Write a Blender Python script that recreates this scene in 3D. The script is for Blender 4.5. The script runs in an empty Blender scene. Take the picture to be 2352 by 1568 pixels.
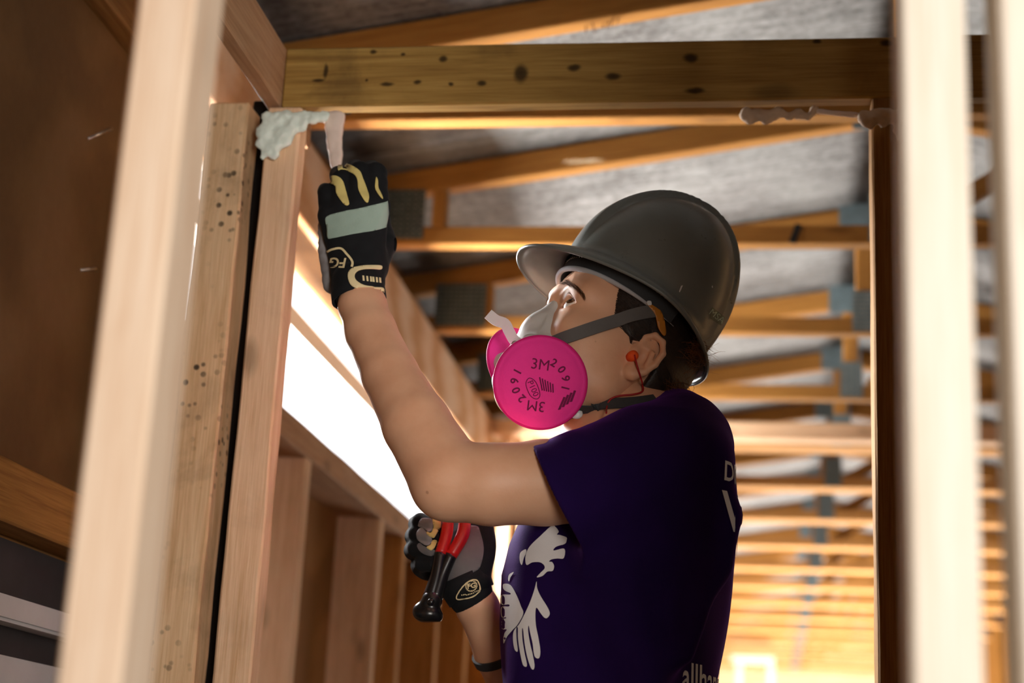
import bpy, bmesh, math, random
import numpy as np
from mathutils import Vector, Matrix, noise as mnoise
from mathutils.bvhtree import BVHTree
from mathutils.geometry import delaunay_2d_cdt
random.seed(7); RNG = np.random.default_rng(7)
scn = bpy.context.scene
COL = scn.collection
PI = math.pi

# ------------------------------------------------------------------ camera
CH = 0.95                                   # lens height above the floor
FPX, CX, CY = 3816.0, 1176.0, 784.0         # focal length and centre in pixels of the 2352 x 1568 frame
_d = np.array([574, 1116, FPX]); _v = np.array([674, -13400.0, FPX])   # vanishing points of the room axes
YC = _d / np.linalg.norm(_d); _v = _v - (_v @ YC) * YC
ZC = _v / np.linalg.norm(_v); XC = np.cross(YC, ZC)
RW = np.array([XC, YC, ZC])
def W(px, py, Y):
    """world point on the plane y = Y seen at a pixel of the photograph"""
    w = RW @ np.array([px - CX, py - CY, FPX]); w = w * (Y / w[1])
    return np.array([w[0], w[1], w[2] + CH])
def WX(px, py, X):
    w = RW @ np.array([px - CX, py - CY, FPX]); w = w * (X / w[0])
    return np.array([w[0], w[1], w[2] + CH])
def pxm(p):
    """metres per pixel at a world point"""
    c = p[0] * XC + p[1] * YC + (p[2] - CH) * ZC
    return c[2] / FPX
def PJ(p):
    c = p[0] * XC + p[1] * YC + (p[2] - CH) * ZC
    return CX + FPX * c[0] / c[2], CY + FPX * c[1] / c[2]
cam = bpy.data.cameras.new('camera'); camo = bpy.data.objects.new('camera', cam); COL.objects.link(camo)
camo.matrix_world = Matrix(((XC[0], -XC[1], -XC[2], 0), (YC[0], -YC[1], -YC[2], 0), (ZC[0], -ZC[1], -ZC[2], CH), (0, 0, 0, 1)))
cam.sensor_width = 36.0; cam.lens = FPX / 2352 * 36.0; cam.clip_start = 0.02
cam.dof.use_dof = True; cam.dof.focus_distance = 1.86; cam.dof.aperture_fstop = 3.6
scn.camera = camo

# ------------------------------------------------------------------ world, lights, exposure
wd = bpy.data.worlds.new('world'); scn.world = wd; wd.use_nodes = True
bg = wd.node_tree.nodes['Background']; bg.inputs[0].default_value = (0.93, 0.96, 1.0, 1); bg.inputs[1].default_value = 3.0
scn.view_settings.view_transform = 'Standard'; scn.view_settings.look = 'None'
scn.view_settings.exposure = 0.0; scn.view_settings.gamma = 1.0
def area(name, loc, target, sx, sy, power, col):
    l = bpy.data.lights.new(name, 'AREA'); l.shape = 'RECTANGLE'; l.size = sx; l.size_y = sy; l.energy = power; l.color = col
    o = bpy.data.objects.new(name, l); COL.objects.link(o); o.location = loc
    o.rotation_euler = (Vector(target) - Vector(loc)).to_track_quat('-Z', 'Y').to_euler(); return o
# bright sky and ground outside the side window
area('window_ground_light', (-2.6, 3.5, CH - 0.50), (-0.2, 3.5, CH + 1.25), 1.9, 1.2, 1250, (1.0, 0.95, 0.88))
area('window_sky_light', (-2.2, 2.9, CH + 1.45), (-0.3, 2.3, CH + 0.65), 3.0, 1.1, 1300, (0.95, 0.98, 1.0))
# soft fill light added behind the camera, without a lamp body
area('rear_fill_light', (0.50, -0.35, 1.15), (-0.15, 2.0, 1.40), 0.45, 0.7, 30, (1.0, 0.94, 0.86))
# fill lights added at floor level in the far rooms, shining up at the trusses
for k, (x, y, p) in enumerate(((0.4, 5.9, 50), (0.4, 7.9, 150), (0.4, 9.9, 170), (0.4, 12.0, 130))):
    area('floor_fill_light', (x, y, 0.25), (x - 0.1, y + 0.25, 2.0), 0.9, 0.9, p, (1.0, 0.93, 0.85))

# ------------------------------------------------------------------ helpers
def tag(o, label=None, cat=None, group=None, kind=None):
    if label: o['label'] = label
    if cat: o['category'] = cat
    if group: o['group'] = group
    if kind: o['kind'] = kind
    return o
def empty(name, loc=(0, 0, 0)):
    o = bpy.data.objects.new(name, None); COL.objects.link(o); o.location = loc; o.empty_display_size = 0.05; return o
def wmat(o):
    m = o.matrix_basis.copy()
    return m if o.parent is None else wmat(o.parent) @ o.matrix_parent_inverse @ m
def link(name, me, mat=None, parent=None, smooth=False):
    o = bpy.data.objects.new(name, me); COL.objects.link(o)
    if mat is not None and len(me.materials) == 0: me.materials.append(mat)
    if parent is not None:
        o.parent = parent; o.matrix_parent_inverse = wmat(parent).inverted()
    if smooth: me.polygons.foreach_set('use_smooth', [True] * len(me.polygons))
    return o
def from_bm(name, bm, mat=None, parent=None, smooth=False):
    me = bpy.data.meshes.new(name); bm.to_mesh(me); bm.free(); return link(name, me, mat, parent, smooth)
def from_arr(name, v, f, mat=None, parent=None, smooth=True):
    me = bpy.data.meshes.new(name)
    me.from_pydata(np.asarray(v).tolist(), [], np.asarray(f).tolist() if isinstance(f, np.ndarray) else f); me.update()
    return link(name, me, mat, parent, smooth)
def board(name, p0, p1, w, t, mat, parent=None, side=(0, 0, 1), bev=0.0025, seed=None, wob=0.0):
    """sawn board from p0 to p1; w measured along `side`, t across; local X runs along the grain"""
    p0 = Vector(p0); p1 = Vector(p1); ax = (p1 - p0); L = ax.length; ax.normalize()
    s = Vector(side); s = (s - ax * s.dot(ax)).normalized(); n = ax.cross(s)
    bm = bmesh.new(); bmesh.ops.create_cube(bm, size=1)
    for v in bm.verts: v.co = Vector((v.co.x * L, v.co.y * w, v.co.z * t))
    if wob > 0:
        le = [e for e in bm.edges if abs(e.verts[0].co.x - e.verts[1].co.x) > L * 0.5]
        bmesh.ops.subdivide_edges(bm, edges=le, cuts=max(6, int(L / 0.05)), use_grid_fill=True)
    if bev: bmesh.ops.bevel(bm, geom=bm.edges[:] if wob == 0 else [e for e in bm.edges if len(e.link_faces) == 2 and e.calc_face_angle() > 1], offset=bev, segments=1, affect='EDGES')
    if wob > 0:
        sd = random.random() * 50
        for v in bm.verts:
            if abs(v.co.x) < L * 0.499:
                q = Vector((v.co.x * 9 + sd, v.co.y * 60, v.co.z * 60)); v.co.y += wob * mnoise.noise(q); v.co.z += wob * mnoise.noise(q + Vector((31, 7, 3)))
    o = from_bm(name, bm, mat, None)
    m = Matrix((ax, s, n)).transposed().to_4x4(); m.translation = (p0 + p1) / 2
    if parent is not None:
        o.parent = parent; o.matrix_parent_inverse = wmat(parent).inverted()
    o.matrix_basis = m
    return o
def bxm(bm, x0, x1, y0, y1, z0, z1):
    r = bmesh.ops.create_cube(bm, size=1)
    for v in r['verts']:
        v.co = Vector(((x0 + x1) / 2 + v.co.x * (x1 - x0), (y0 + y1) / 2 + v.co.y * (y1 - y0), (z0 + z1) / 2 + v.co.z * (z1 - z0)))
def box(name, x0, x1, y0, y1, z0, z1, mat, parent=None, bev=0.0):
    bm = bmesh.new(); bxm(bm, x0, x1, y0, y1, z0, z1)
    if bev: bmesh.ops.bevel(bm, geom=bm.edges[:], offset=bev, segments=2, affect='EDGES')
    return from_bm(name, bm, mat, parent)
def tube(name, pts, r, mat, parent=None, res=8, caps=True):
    """round tube through points, radius a number or a list"""
    pts = [Vector(p) for p in pts]; n = len(pts)
    rr = r if hasattr(r, '__len__') else [r] * n
    t0 = (pts[1] - pts[0]).normalized(); up = Vector((0, 0, 1)) if abs(t0.z) < 0.9 else Vector((1, 0, 0))
    nx = t0.cross(up).normalized(); V = []; Fc = []
    for i, p in enumerate(pts):
        t = (pts[min(i + 1, n - 1)] - pts[max(i - 1, 0)]).normalized()
        nx = (nx - t * nx.dot(t)).normalized(); ny = t.cross(nx)
        for k in range(res):
            a = 2 * PI * k / res; V.append(p + (nx * math.cos(a) + ny * math.sin(a)) * rr[i])
    for i in range(n - 1):
        for k in range(res):
            a = i * res + k; b = i * res + (k + 1) % res; Fc.append((a, b, b + res, a + res))
    if caps: Fc.append(tuple(range(res))[::-1]); Fc.append(tuple(range((n - 1) * res, n * res)))
    return from_arr(name, [tuple(v) for v in V], Fc, mat, parent, True)
def ribbon(name, pts, nrm, w, t, mat, parent=None):
    """flat strap through points; nrm = outward normal per point, w = width, t = thickness"""
    pts = [Vector(p) for p in pts]; n = len(pts); V = []; Fc = []
    ww = w if hasattr(w, '__len__') else [w] * n
    for i, p in enumerate(pts):
        tg = (pts[min(i + 1, n - 1)] - pts[max(i - 1, 0)]).normalized(); nn = Vector(nrm[i] if hasattr(nrm[0], '__len__') else nrm)
        nn = (nn - tg * nn.dot(tg)).normalized(); s = tg.cross(nn)
        for a, b in ((-1, 0), (1, 0), (1, 1), (-1, 1)): V.append(tuple(p + s * a * ww[i] / 2 + nn * b * t))
    for i in range(n - 1):
        for k in range(4):
            a = i * 4 + k; b = i * 4 + (k + 1) % 4; Fc.append((a, b, b + 4, a + 4))
    Fc.append((3, 2, 1, 0)); Fc.append(tuple(range((n - 1) * 4, n * 4)))
    o = from_arr(name, V, Fc, mat, parent, False); return o
def spline(pts, n):
    """Catmull-Rom through points"""
    P = np.array(pts, float); P = np.vstack([2 * P[0] - P[1], P, 2 * P[-1] - P[-2]]); m = len(P) - 3; out = []
    for u in np.linspace(0, m - 1e-6, n):
        i = int(u); t = u - i; a, b, c, d = P[i], P[i + 1], P[i + 2], P[i + 3]
        out.append(0.5 * (2 * b + (c - a) * t + (2 * a - 5 * b + 4 * c - d) * t * t + (3 * b - a - 3 * c + d) * t ** 3))
    return np.array(out)

# ------------------------------------------------------------------ materials
class NT:
    def __init__(s, name):
        s.m = bpy.data.materials.new(name); s.m.use_nodes = True; s.t = s.m.node_tree; s.b = s.t.nodes['Principled BSDF']
    def n(s, typ, **kw):
        nd = s.t.nodes.new(typ)
        for k, v in kw.items():
            if k[0] == 'i': 
                key = int(k[1:]) if k[1:].isdigit() else k[2:]
                nd.inputs[key].default_value = v
            else: setattr(nd, k, v)
        return nd
    def l(s, a, b): s.t.links.new(a, b)
    def ramp(s, fac, stops, interp='LINEAR'):
        r = s.n('ShaderNodeValToRGB'); cr = r.color_ramp; cr.interpolation = interp
        while len(cr.elements) < len(stops): cr.elements.new(0.5)
        for e, (p, c) in zip(cr.elements, stops): e.position = p; e.color = (*c, 1) if len(c) == 3 else c
        s.l(fac, r.inputs[0]); return r.outputs[0]
    def mix(s, fac, a, b, mode='MIX'):
        m = s.n('ShaderNodeMix', data_type='RGBA', blend_type=mode)
        for sock, v in ((m.inputs[0], fac), (m.inputs[6], a), (m.inputs[7], b)):
            if isinstance(v, bpy.types.NodeSocket): s.l(v, sock)
            elif hasattr(v, '__len__'): sock.default_value = (*v, 1) if len(v) == 3 else v
            else: sock.default_value = v
        return m.outputs[2]
    def coord(s, scale=(1, 1, 1), rnd=False, out='Object'):
        tc = s.n('ShaderNodeTexCoord'); mp = s.n('ShaderNodeMapping'); mp.inputs['Scale'].default_value = scale
        s.l(tc.outputs[out], mp.inputs[0])
        if rnd:
            oi = s.n('ShaderNodeObjectInfo'); mu = s.n('ShaderNodeMath', operation='MULTIPLY', i1=37.0); s.l(oi.outputs['Random'], mu.inputs[0])
            cb = s.n('ShaderNodeCombineXYZ'); s.l(mu.outputs[0], cb.inputs[0]); s.l(mu.outputs[0], cb.inputs[1]); s.l(mu.outputs[0], cb.inputs[2]); s.l(cb.outputs[0], mp.inputs['Location'])
        return mp.outputs[0]
    def noise(s, vec, scale, detail=4, rough=0.55, dist=0.0):
        n = s.n('ShaderNodeTexNoise', i_Scale=scale, i_Detail=detail, i_Roughness=rough, i_Distortion=dist); s.l(vec, n.inputs['Vector']); return n.outputs['Fac']
    def bump(s, h, strength=0.3, dist=0.002):
        b = s.n('ShaderNodeBump', i_Strength=strength, i_Distance=dist); s.l(h, b.inputs['Height']); s.l(b.outputs[0], s.b.inputs['Normal'])
    def out(s, col=None, rough=0.6, spec=0.3, metal=0.0):
        if col is not None:
            if isinstance(col, bpy.types.NodeSocket): s.l(col, s.b.inputs['Base Color'])
            else: s.b.inputs['Base Color'].default_value = (*col, 1)
        if isinstance(rough, bpy.types.NodeSocket): s.l(rough, s.b.inputs['Roughness'])
        else: s.b.inputs['Roughness'].default_value = rough
        s.b.inputs['Specular IOR Level'].default_value = spec; s.b.inputs['Metallic'].default_value = metal
        return s.m
def wood(name, light, mid, dark, knot=0.5, stain=0.0, staincol=(0.08, 0.05, 0.03), rough=0.75, spots=(), speck=0.0):
    t = NT(name); c = t.coord((1, 1, 1), True)
    mp = t.n('ShaderNodeMapping'); mp.inputs['Scale'].default_value = (1.6, 26, 26); t.l(c, mp.inputs[0])
    g1 = t.noise(mp.outputs[0], 3.0, 5, 0.6, 0.6)
    mp2 = t.n('ShaderNodeMapping'); mp2.inputs['Scale'].default_value = (4, 160, 160); t.l(c, mp2.inputs[0])
    g2 = t.noise(mp2.outputs[0], 3.0, 3, 0.6, 0.2)
    col = t.ramp(g1, [(0.28, dark), (0.5, mid), (0.72, light)])
    col = t.mix(0.42, col, t.ramp(g2, [(0.3, dark), (0.65, light)]))
    # knots
    vo = t.n('ShaderNodeTexVoronoi', i_Scale=1.0); mp3 = t.n('ShaderNodeMapping'); mp3.inputs['Scale'].default_value = (5.5, 13, 13); t.l(c, mp3.inputs[0])
    wn = t.n('ShaderNodeTexNoise', i_Scale=2.0); t.l(mp3.outputs[0], wn.inputs['Vector'])
    ad = t.mix(0.12, mp3.outputs[0], wn.outputs['Color'], 'ADD'); t.l(ad, vo.inputs['Vector'])
    k = t.ramp(vo.outputs['Distance'], [(0.0, (1, 1, 1)), (0.10, (0.8, 0.8, 0.8)), (0.2, (0, 0, 0))])
    km = t.n('ShaderNodeMath', operation='MULTIPLY', i1=knot); t.l(k, km.inputs[0])
    col = t.mix(km.outputs[0], col, tuple(x * 0.28 for x in dark))
    if stain > 0:
        sn = t.noise(c, 7.0, 6, 0.65, 0.4); sm = t.ramp(sn, [(0.55, (0, 0, 0)), (0.72, (stain,) * 3)]); col = t.mix(sm, col, staincol)
    if speck > 0:
        v2 = t.n('ShaderNodeTexVoronoi', i_Scale=70.0); t.l(c, v2.inputs['Vector']); d2 = t.ramp(v2.outputs['Distance'], [(0.0, (1, 1, 1)), (0.22, (0.9, 0.9, 0.9)), (0.32, (0, 0, 0))])
        mk = t.ramp(t.noise(c, 5.0, 3, 0.6), [(0.48, (0, 0, 0)), (0.62, (speck,) * 3)]); col = t.mix(t.mix(1.0, d2, mk, 'MULTIPLY'), col, (0.02, 0.015, 0.01))
    if spots:
        oc = t.n('ShaderNodeTexCoord'); wn2 = t.n('ShaderNodeTexNoise', i_Scale=60.0); t.l(oc.outputs['Object'], wn2.inputs['Vector'])
        oc2 = t.mix(0.004, oc.outputs['Object'], wn2.outputs['Color'], 'ADD')
        for (sx, sy, ra, rb) in spots:
            m1 = t.n('ShaderNodeMapping'); m1.inputs['Location'].default_value = (-sx / ra, -sy / rb, 0); m1.inputs['Scale'].default_value = (1 / ra, 1 / rb, 0); t.l(oc2, m1.inputs[0])
            ln = t.n('ShaderNodeVectorMath', operation='LENGTH'); t.l(m1.outputs[0], ln.inputs[0])
            col = t.mix(t.ramp(ln.outputs['Value'], [(0.0, (0.92,) * 3), (0.5, (0.85,) * 3), (0.85, (0.25,) * 3), (1.0, (0, 0, 0))]), col, tuple(x * 0.12 for x in dark))
    t.bump(g2, 0.4, 0.0015)
    return t.out(col, rough, 0.25)
def plain(name, col, rough=0.6, spec=0.3, metal=0.0, var=0.12, scale=18.0, bump=0.0, bscale=120.0):
    t = NT(name); c = t.coord()
    n = t.noise(c, scale, 5, 0.6); dk = tuple(x * (1 - var) for x in col); lt = tuple(min(1, x * (1 + var)) for x in col)
    cc = t.ramp(n, [(0.3, dk), (0.7, lt)])
    if bump: t.bump(t.noise(c, bscale, 3, 0.6), bump, 0.0012)
    return t.out(cc, rough, spec, metal)
M = {}
HSP = []                                    # knots of the header board in its own coordinates
for px, py, ra, rb in ((1022, 132, 13, 12), (1412, 172, 24, 13), (862, 116, 11, 8), (752, 160, 8, 26), (735, 182, 20, 6), (893, 190, 22, 7), (962, 186, 12, 8), (1040, 190, 9, 7), (1110, 188, 16, 10), (1200, 165, 22, 30), (1322, 152, 20, 12), (930, 122, 8, 6), (2040, 96, 20, 12), (1590, 130, 22, 16), (1880, 92, 14, 8), (845, 182, 5, 5), (1600, 205, 30, 10)):
    q = W(px, py, 1.987); HSP.append((q[0] - 0.3275, q[2] - (CH + 0.941), ra * 0.00055, rb * 0.00055))
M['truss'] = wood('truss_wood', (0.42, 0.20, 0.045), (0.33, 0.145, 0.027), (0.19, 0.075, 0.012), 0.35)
M['header'] = wood('header_wood', (0.46, 0.285, 0.08), (0.36, 0.205, 0.048), (0.19, 0.09, 0.018), 0.5, 0.45, (0.07, 0.035, 0.012), spots=HSP)
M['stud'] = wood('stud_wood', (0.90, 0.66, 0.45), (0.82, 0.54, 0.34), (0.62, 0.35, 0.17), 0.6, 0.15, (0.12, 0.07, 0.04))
M['mould'] = wood('stained_stud_wood', (0.86, 0.62, 0.39), (0.76, 0.50, 0.28), (0.54, 0.31, 0.14), 0.5, 0.35, (0.10, 0.06, 0.03), speck=0.95)
M['pale'] = wood('pale_stud_wood', (0.74, 0.70, 0.64), (0.70, 0.64, 0.55), (0.62, 0.51, 0.39), 0.25)
M['dark'] = wood('dark_post_wood', (0.36, 0.19, 0.06), (0.28, 0.13, 0.035), (0.15, 0.06, 0.015), 0.4)
M['sill'] = wood('sill_wood', (0.60, 0.36, 0.20), (0.48, 0.26, 0.13), (0.30, 0.14, 0.06), 0.4, 0.3, (0.62, 0.48, 0.38))
# ------------------------------------------------------------------ more materials
def deck_mat():
    t = NT('weathered_roof_sheet'); c = t.coord((1, 1, 1))
    mp = t.n('ShaderNodeMapping'); mp.inputs['Scale'].default_value = (2.2, 16, 1); t.l(c, mp.inputs[0])
    a = t.noise(mp.outputs[0], 4.0, 7, 0.68, 0.5); b = t.noise(c, 55.0, 4, 0.7); big = t.noise(c, 3.0, 3, 0.5)
    col = t.ramp(a, [(0.32, (0.030, 0.027, 0.026)), (0.5, (0.105, 0.100, 0.099)), (0.70, (0.27, 0.27, 0.275))])
    col = t.mix(0.45, col, t.ramp(b, [(0.32, (0.03, 0.03, 0.03)), (0.70, (0.30, 0.31, 0.32))]))
    col = t.mix(t.ramp(big, [(0.5, (0, 0, 0)), (0.8, (0.4, 0.4, 0.4))]), col, (0.40, 0.42, 0.42))
    mr = t.n('ShaderNodeMapping'); mr.inputs['Scale'].default_value = (0.6, 90, 1); t.l(c, mr.inputs[0])
    sc = t.ramp(t.noise(mr.outputs[0], 2.0, 2, 0.5), [(0.68, (0, 0, 0)), (0.71, (0.35, 0.35, 0.35)), (0.74, (0, 0, 0))])
    col = t.mix(sc, col, (0.6, 0.6, 0.6)); t.bump(b, 0.3, 0.002)
    return t.out(col, 0.6, 0.25, 0.0)
M['deck'] = deck_mat()
def ply_mat(name, cols, scale=1.0):
    t = NT(name); c = t.coord((1, 1, 1), True)
    mp = t.n('ShaderNodeMapping'); mp.inputs['Scale'].default_value = (1.1, 6, 6); t.l(c, mp.inputs[0])
    w = t.n('ShaderNodeTexWave', i_Scale=1.1 * scale, i_Distortion=9.0, i_Detail=3.0); w.inputs['Detail Scale'].default_value = 0.8; t.l(mp.outputs[0], w.inputs[0])
    g = t.noise(c, 60, 4, 0.6)
    col = t.ramp(w.outputs[1], [(0.1, cols[0]), (0.5, cols[1]), (0.9, cols[2])]); col = t.mix(0.2, col, t.ramp(g, [(0.3, cols[0]), (0.7, cols[2])]))
    t.bump(g, 0.15, 0.001); return t.out(col, 0.7, 0.25)
M['ply'] = ply_mat('plywood', [(0.60, 0.30, 0.13), (0.74, 0.44, 0.24), (0.82, 0.58, 0.40)])
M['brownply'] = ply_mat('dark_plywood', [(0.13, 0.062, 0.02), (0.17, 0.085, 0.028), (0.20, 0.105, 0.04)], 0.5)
M['sheath'] = ply_mat('wall_sheathing', [(0.28, 0.125, 0.035), (0.37, 0.165, 0.045), (0.43, 0.21, 0.07)], 0.6)
M['floor'] = ply_mat('subfloor_plywood', [(0.13, 0.09, 0.06), (0.17, 0.12, 0.08), (0.21, 0.15, 0.10)], 0.6)
M['lowbounce'] = plain('low_bounce_black', (0.02, 0.018, 0.016), 0.9)  # right wall made near-black to cut the light it bounces back
M['nearstud'] = wood('pinkish_stud_wood', (0.88, 0.74, 0.60), (0.80, 0.62, 0.46), (0.64, 0.42, 0.27), 0.25)
M['orangewood'] = wood('orange_stud_wood', (0.66, 0.36, 0.13), (0.55, 0.27, 0.08), (0.36, 0.16, 0.04), 0.4)
M['railwhite'] = plain('white_window_rail', (0.80, 0.78, 0.75), 0.45, 0.4, 0, 0.04)
M['alu'] = plain('grey_aluminium_frame', (0.20, 0.195, 0.185), 0.45, 0.4, 0.1, 0.05)
M['plate'] = plain('galvanised_plate', (0.10, 0.14, 0.135), 0.42, 0.5, 0.75, 0.25, 60, 0.2)
M['plate_far'] = plain('bluish_galvanised_plate', (0.16, 0.22, 0.25), 0.5, 0.5, 0.5, 0.2, 40)
M['black'] = plain('black_plastic_strap', (0.008, 0.008, 0.009), 0.5, 0.4)
M['steel'] = plain('bright_steel', (0.75, 0.75, 0.76), 0.3, 0.5, 0.9, 0.05)
M['rust'] = plain('rusty_nail_steel', (0.10, 0.05, 0.025), 0.7, 0.3, 0.4, 0.3, 60)
M['mintfoam'] = plain('pale_spray_foam', (0.82, 0.92, 0.84), 0.6, 0.3, 0, 0.06, 40, 0.4, 200)
M['tanfoam'] = plain('tan_spray_foam', (0.66, 0.52, 0.38), 0.75, 0.25, 0, 0.2, 40, 0.5, 160)
M['pinkfoam'] = plain('pinkish_caulk_strip', (0.80, 0.66, 0.58), 0.65, 0.3, 0, 0.08, 30, 0.3, 140)
M['white'] = plain('white_painted_trim', (0.62, 0.63, 0.66), 0.5, 0.4, 0, 0.05)
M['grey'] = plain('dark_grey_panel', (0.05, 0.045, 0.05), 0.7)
def glass_mat():
    t = NT('window_glass'); tr = t.n('ShaderNodeBsdfTransparent'); gl = t.n('ShaderNodeBsdfGlossy', i_Roughness=0.03); mx = t.n('ShaderNodeMixShader', i0=0.06)
    t.l(tr.outputs[0], mx.inputs[1]); t.l(gl.outputs[0], mx.inputs[2]); t.l(mx.outputs[0], t.t.nodes['Material Output'].inputs[0]); return t.m
M['glass'] = glass_mat()
M['fibre'] = plain('pale_fibre', (0.85, 0.72, 0.5), 0.8)

# ------------------------------------------------------------------ the setting
def H(h): return CH + h
XW, XO = -0.81, -0.90                       # inner and outer face of the left wall framing
YE = 13.2                                   # far end of the building
RX, RS = 0.26, 0.159                        # ridge position and roof slope
HC = 1.14                                   # underside of the truss bottom chords above the lens
def raft(x): return 1.263 + RS * ((x + 0.676) if x <= RX else (2 * RX - x + 0.676))
fl = box('floor', -0.95, 1.45, -2.0, YE + 0.1, -0.03, 0.0, M['floor']); tag(fl, 'pale plywood subfloor', kind='structure')
gr_ = box('ground', -30, 30, -30, 40, -0.65, -0.60, plain('bare_earth', (0.16, 0.13, 0.10), 0.9)); tag(gr_, 'bare earth outside under the window', kind='structure')
WY0, WY1 = 2.15, 4.75                       # side window opening
bm = bmesh.new()
bxm(bm, XO - 0.012, XO, -2.0, WY0, 0, H(1.30)); bxm(bm, XO - 0.012, XO, WY1, YE, 0, H(1.30))
bxm(bm, XO - 0.012, XO, WY0, WY1, 0, H(0.60)); bxm(bm, XO - 0.012, XO, WY0, WY1, H(1.0), H(1.30))
wl = from_bm('wall_left', bm, M['sheath']); tag(wl, 'outer wall sheathing behind the window studs', kind='structure')
for y in (2.836, 3.44, 3.68, 4.12, 4.55):
    board('stud', (( XW + XO) / 2, y, 0.0), ((XW + XO) / 2, y, H(0.595)), 0.097, 0.038, M['stud'] if y < 3.5 else (M['stud'] if y < 3.5 else M['orangewood']), wl, (1, 0, 0), wob=0.001)
for y in (5.0, 5.5, 6.1, 6.7, 7.3, 8.0, 8.6, 9.2, 9.8, 10.4, 11.0, 11.6, 12.2):
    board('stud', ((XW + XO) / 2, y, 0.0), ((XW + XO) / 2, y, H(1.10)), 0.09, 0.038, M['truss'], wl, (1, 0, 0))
board('stud', ((XW + XO) / 2, WY0 - 0.03, 0), ((XW + XO) / 2, WY0 - 0.03, H(1.10)), 0.09, 0.038, M['truss'], wl, (1, 0, 0))
board('window_sill_plate', ((XW + XO) / 2, WY0, H(0.6215)), ((XW + XO) / 2, WY1 + 0.25, H(0.6215)), 0.098, 0.053, M['sill'], wl, (1, 0, 0), wob=0.0015)
board('window_header', (XW - 0.009, WY0, H(1.069)), (XW - 0.009, 4.80, H(1.069)), 0.148, 0.018, M['ply'], wl, (0, 0, 1))
board('window_header_backing', (XO + 0.012, WY0, H(1.069)), (XO + 0.012, 4.80, H(1.069)), 0.14, 0.02, M['truss'], wl, (0, 0, 1))
box('header_plate', XO, XW - 0.018, WY0, 4.80, H(1.100), H(1.139), M['truss'], wl)
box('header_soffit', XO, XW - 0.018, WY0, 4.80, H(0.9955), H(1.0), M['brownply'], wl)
board('top_plate', ((XW + XO) / 2, 4.8, H(1.12)), ((XW + XO) / 2, YE, H(1.12)), 0.09, 0.038, M['truss'], wl, (1, 0, 0))
# grey strip that paints the shadow band inside the first bay
box('bay_shadow_strip', XO + 0.002, XO + 0.006, 2.90, 3.10, 0.2, H(0.59), plain('shadow_band_grey', (0.20, 0.17, 0.16), 0.8, var=0.2), wl)
# dark panel and rails of the left wall near the doorway
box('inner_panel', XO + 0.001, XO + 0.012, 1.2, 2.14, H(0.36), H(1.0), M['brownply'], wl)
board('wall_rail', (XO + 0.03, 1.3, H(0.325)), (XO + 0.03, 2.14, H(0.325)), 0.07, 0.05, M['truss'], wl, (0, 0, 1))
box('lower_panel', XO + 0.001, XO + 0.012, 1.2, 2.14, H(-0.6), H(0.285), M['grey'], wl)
board('upper_rail', (XO + 0.02, 1.2, H(1.045)), (XO + 0.02, 2.14, H(1.045)), 0.08, 0.038, M['dark'], wl, (0, 0, 1))
# window
wn = box('window_1', -0.975, -0.945, WY0 + 0.02, WY1 - 0.02, H(0.60), H(0.625), M['alu']); tag(wn, 'white aluminium sliding window over the sill', kind='structure')
box('window_rail', -0.965, -0.925, WY0 + 0.02, WY1 - 0.02, H(0.902), H(0.952), M['railwhite'], wn, 0.004)
box('window_rail_lip', -0.925, -0.912, WY0 + 0.02, WY1 - 0.02, H(0.892), H(0.903), M['railwhite'], wn)
box('window_head', -0.975, -0.945, WY0 + 0.02, WY1 - 0.02, H(1.06), H(1.085), M['alu'], wn)
box('brown_trim', -0.935, -0.914, WY0, WY1, H(1.032), H(1.055), M['dark'], wn)
box('jamb', -0.975, -0.945, WY1 - 0.05, WY1 - 0.02, H(0.625), H(1.06), M['alu'], wn)
box('jamb', -0.975, -0.945, WY0 + 0.02, WY0 + 0.05, H(0.625), H(1.06), M['alu'], wn)
box('pane', -0.962, -0.958, WY0 + 0.05, WY1 - 0.05, H(0.625), H(1.06), M['glass'], wn)
# right wall and far end
wr = box('wall_right', 1.34, 1.36, -2.0, YE, 0, H(1.30), M['lowbounce']); tag(wr, 'right outer wall sheathing', kind='structure')
for y in np.arange(1.0, YE, 0.61):
    board('stud', (1.295, y, 0), (1.295, y, H(1.12)), 0.09, 0.038, M['truss'], wr, (1, 0, 0))
we = box('wall_far', -0.9, 1.36, YE, YE + 0.02, 0, H(1.6), M['sheath']); tag(we, 'far end wall of horizontal boards', kind='structure')
for k in range(26):
    z = 0.02 + k * 0.097
    board('siding_board', (-0.9, YE - 0.012, z + 0.045), (1.34, YE - 0.012, z + 0.045), 0.092, 0.022, M['stud'], we, (0, 0, 1))
wb = box('wall_back', -0.95, 1.45, -2.02, -2.0, 0, H(1.6), M['sheath']); tag(wb, 'wall behind the camera', kind='structure')
# roof deck: sagging sheets on the rafters
TY = [2.605 + 0.64 * i for i in range(17)]
def deck_sheet(x0, x1, y0, y1, parent):
    nx, ny = 18, max(6, int((y1 - y0) / 0.045)); V = []; Fc = []
    for j in range(ny + 1):
        y = y0 + (y1 - y0) * j / ny; u = ((y - TY[0]) / 0.64) % 1.0; sag = 0.020 * math.sin(PI * u) ** 2
        for i in range(nx + 1):
            x = x0 + (x1 - x0) * i / nx
            e = mnoise.noise(Vector((x * 3, y * 4, 1.7))) * 0.004
            V.append((x, y, H(raft(x) + 0.062 - sag + e)))
    for j in range(ny):
        for i in range(nx):
            a = j * (nx + 1) + i; Fc.append((a, a + 1, a + nx + 2, a + nx + 1))
    o = from_arr('deck_sheet', V, Fc, M['deck'], parent, True); s = o.modifiers.new('s', 'SOLIDIFY'); s.thickness = 0.003; s.offset = 1; return o
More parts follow.
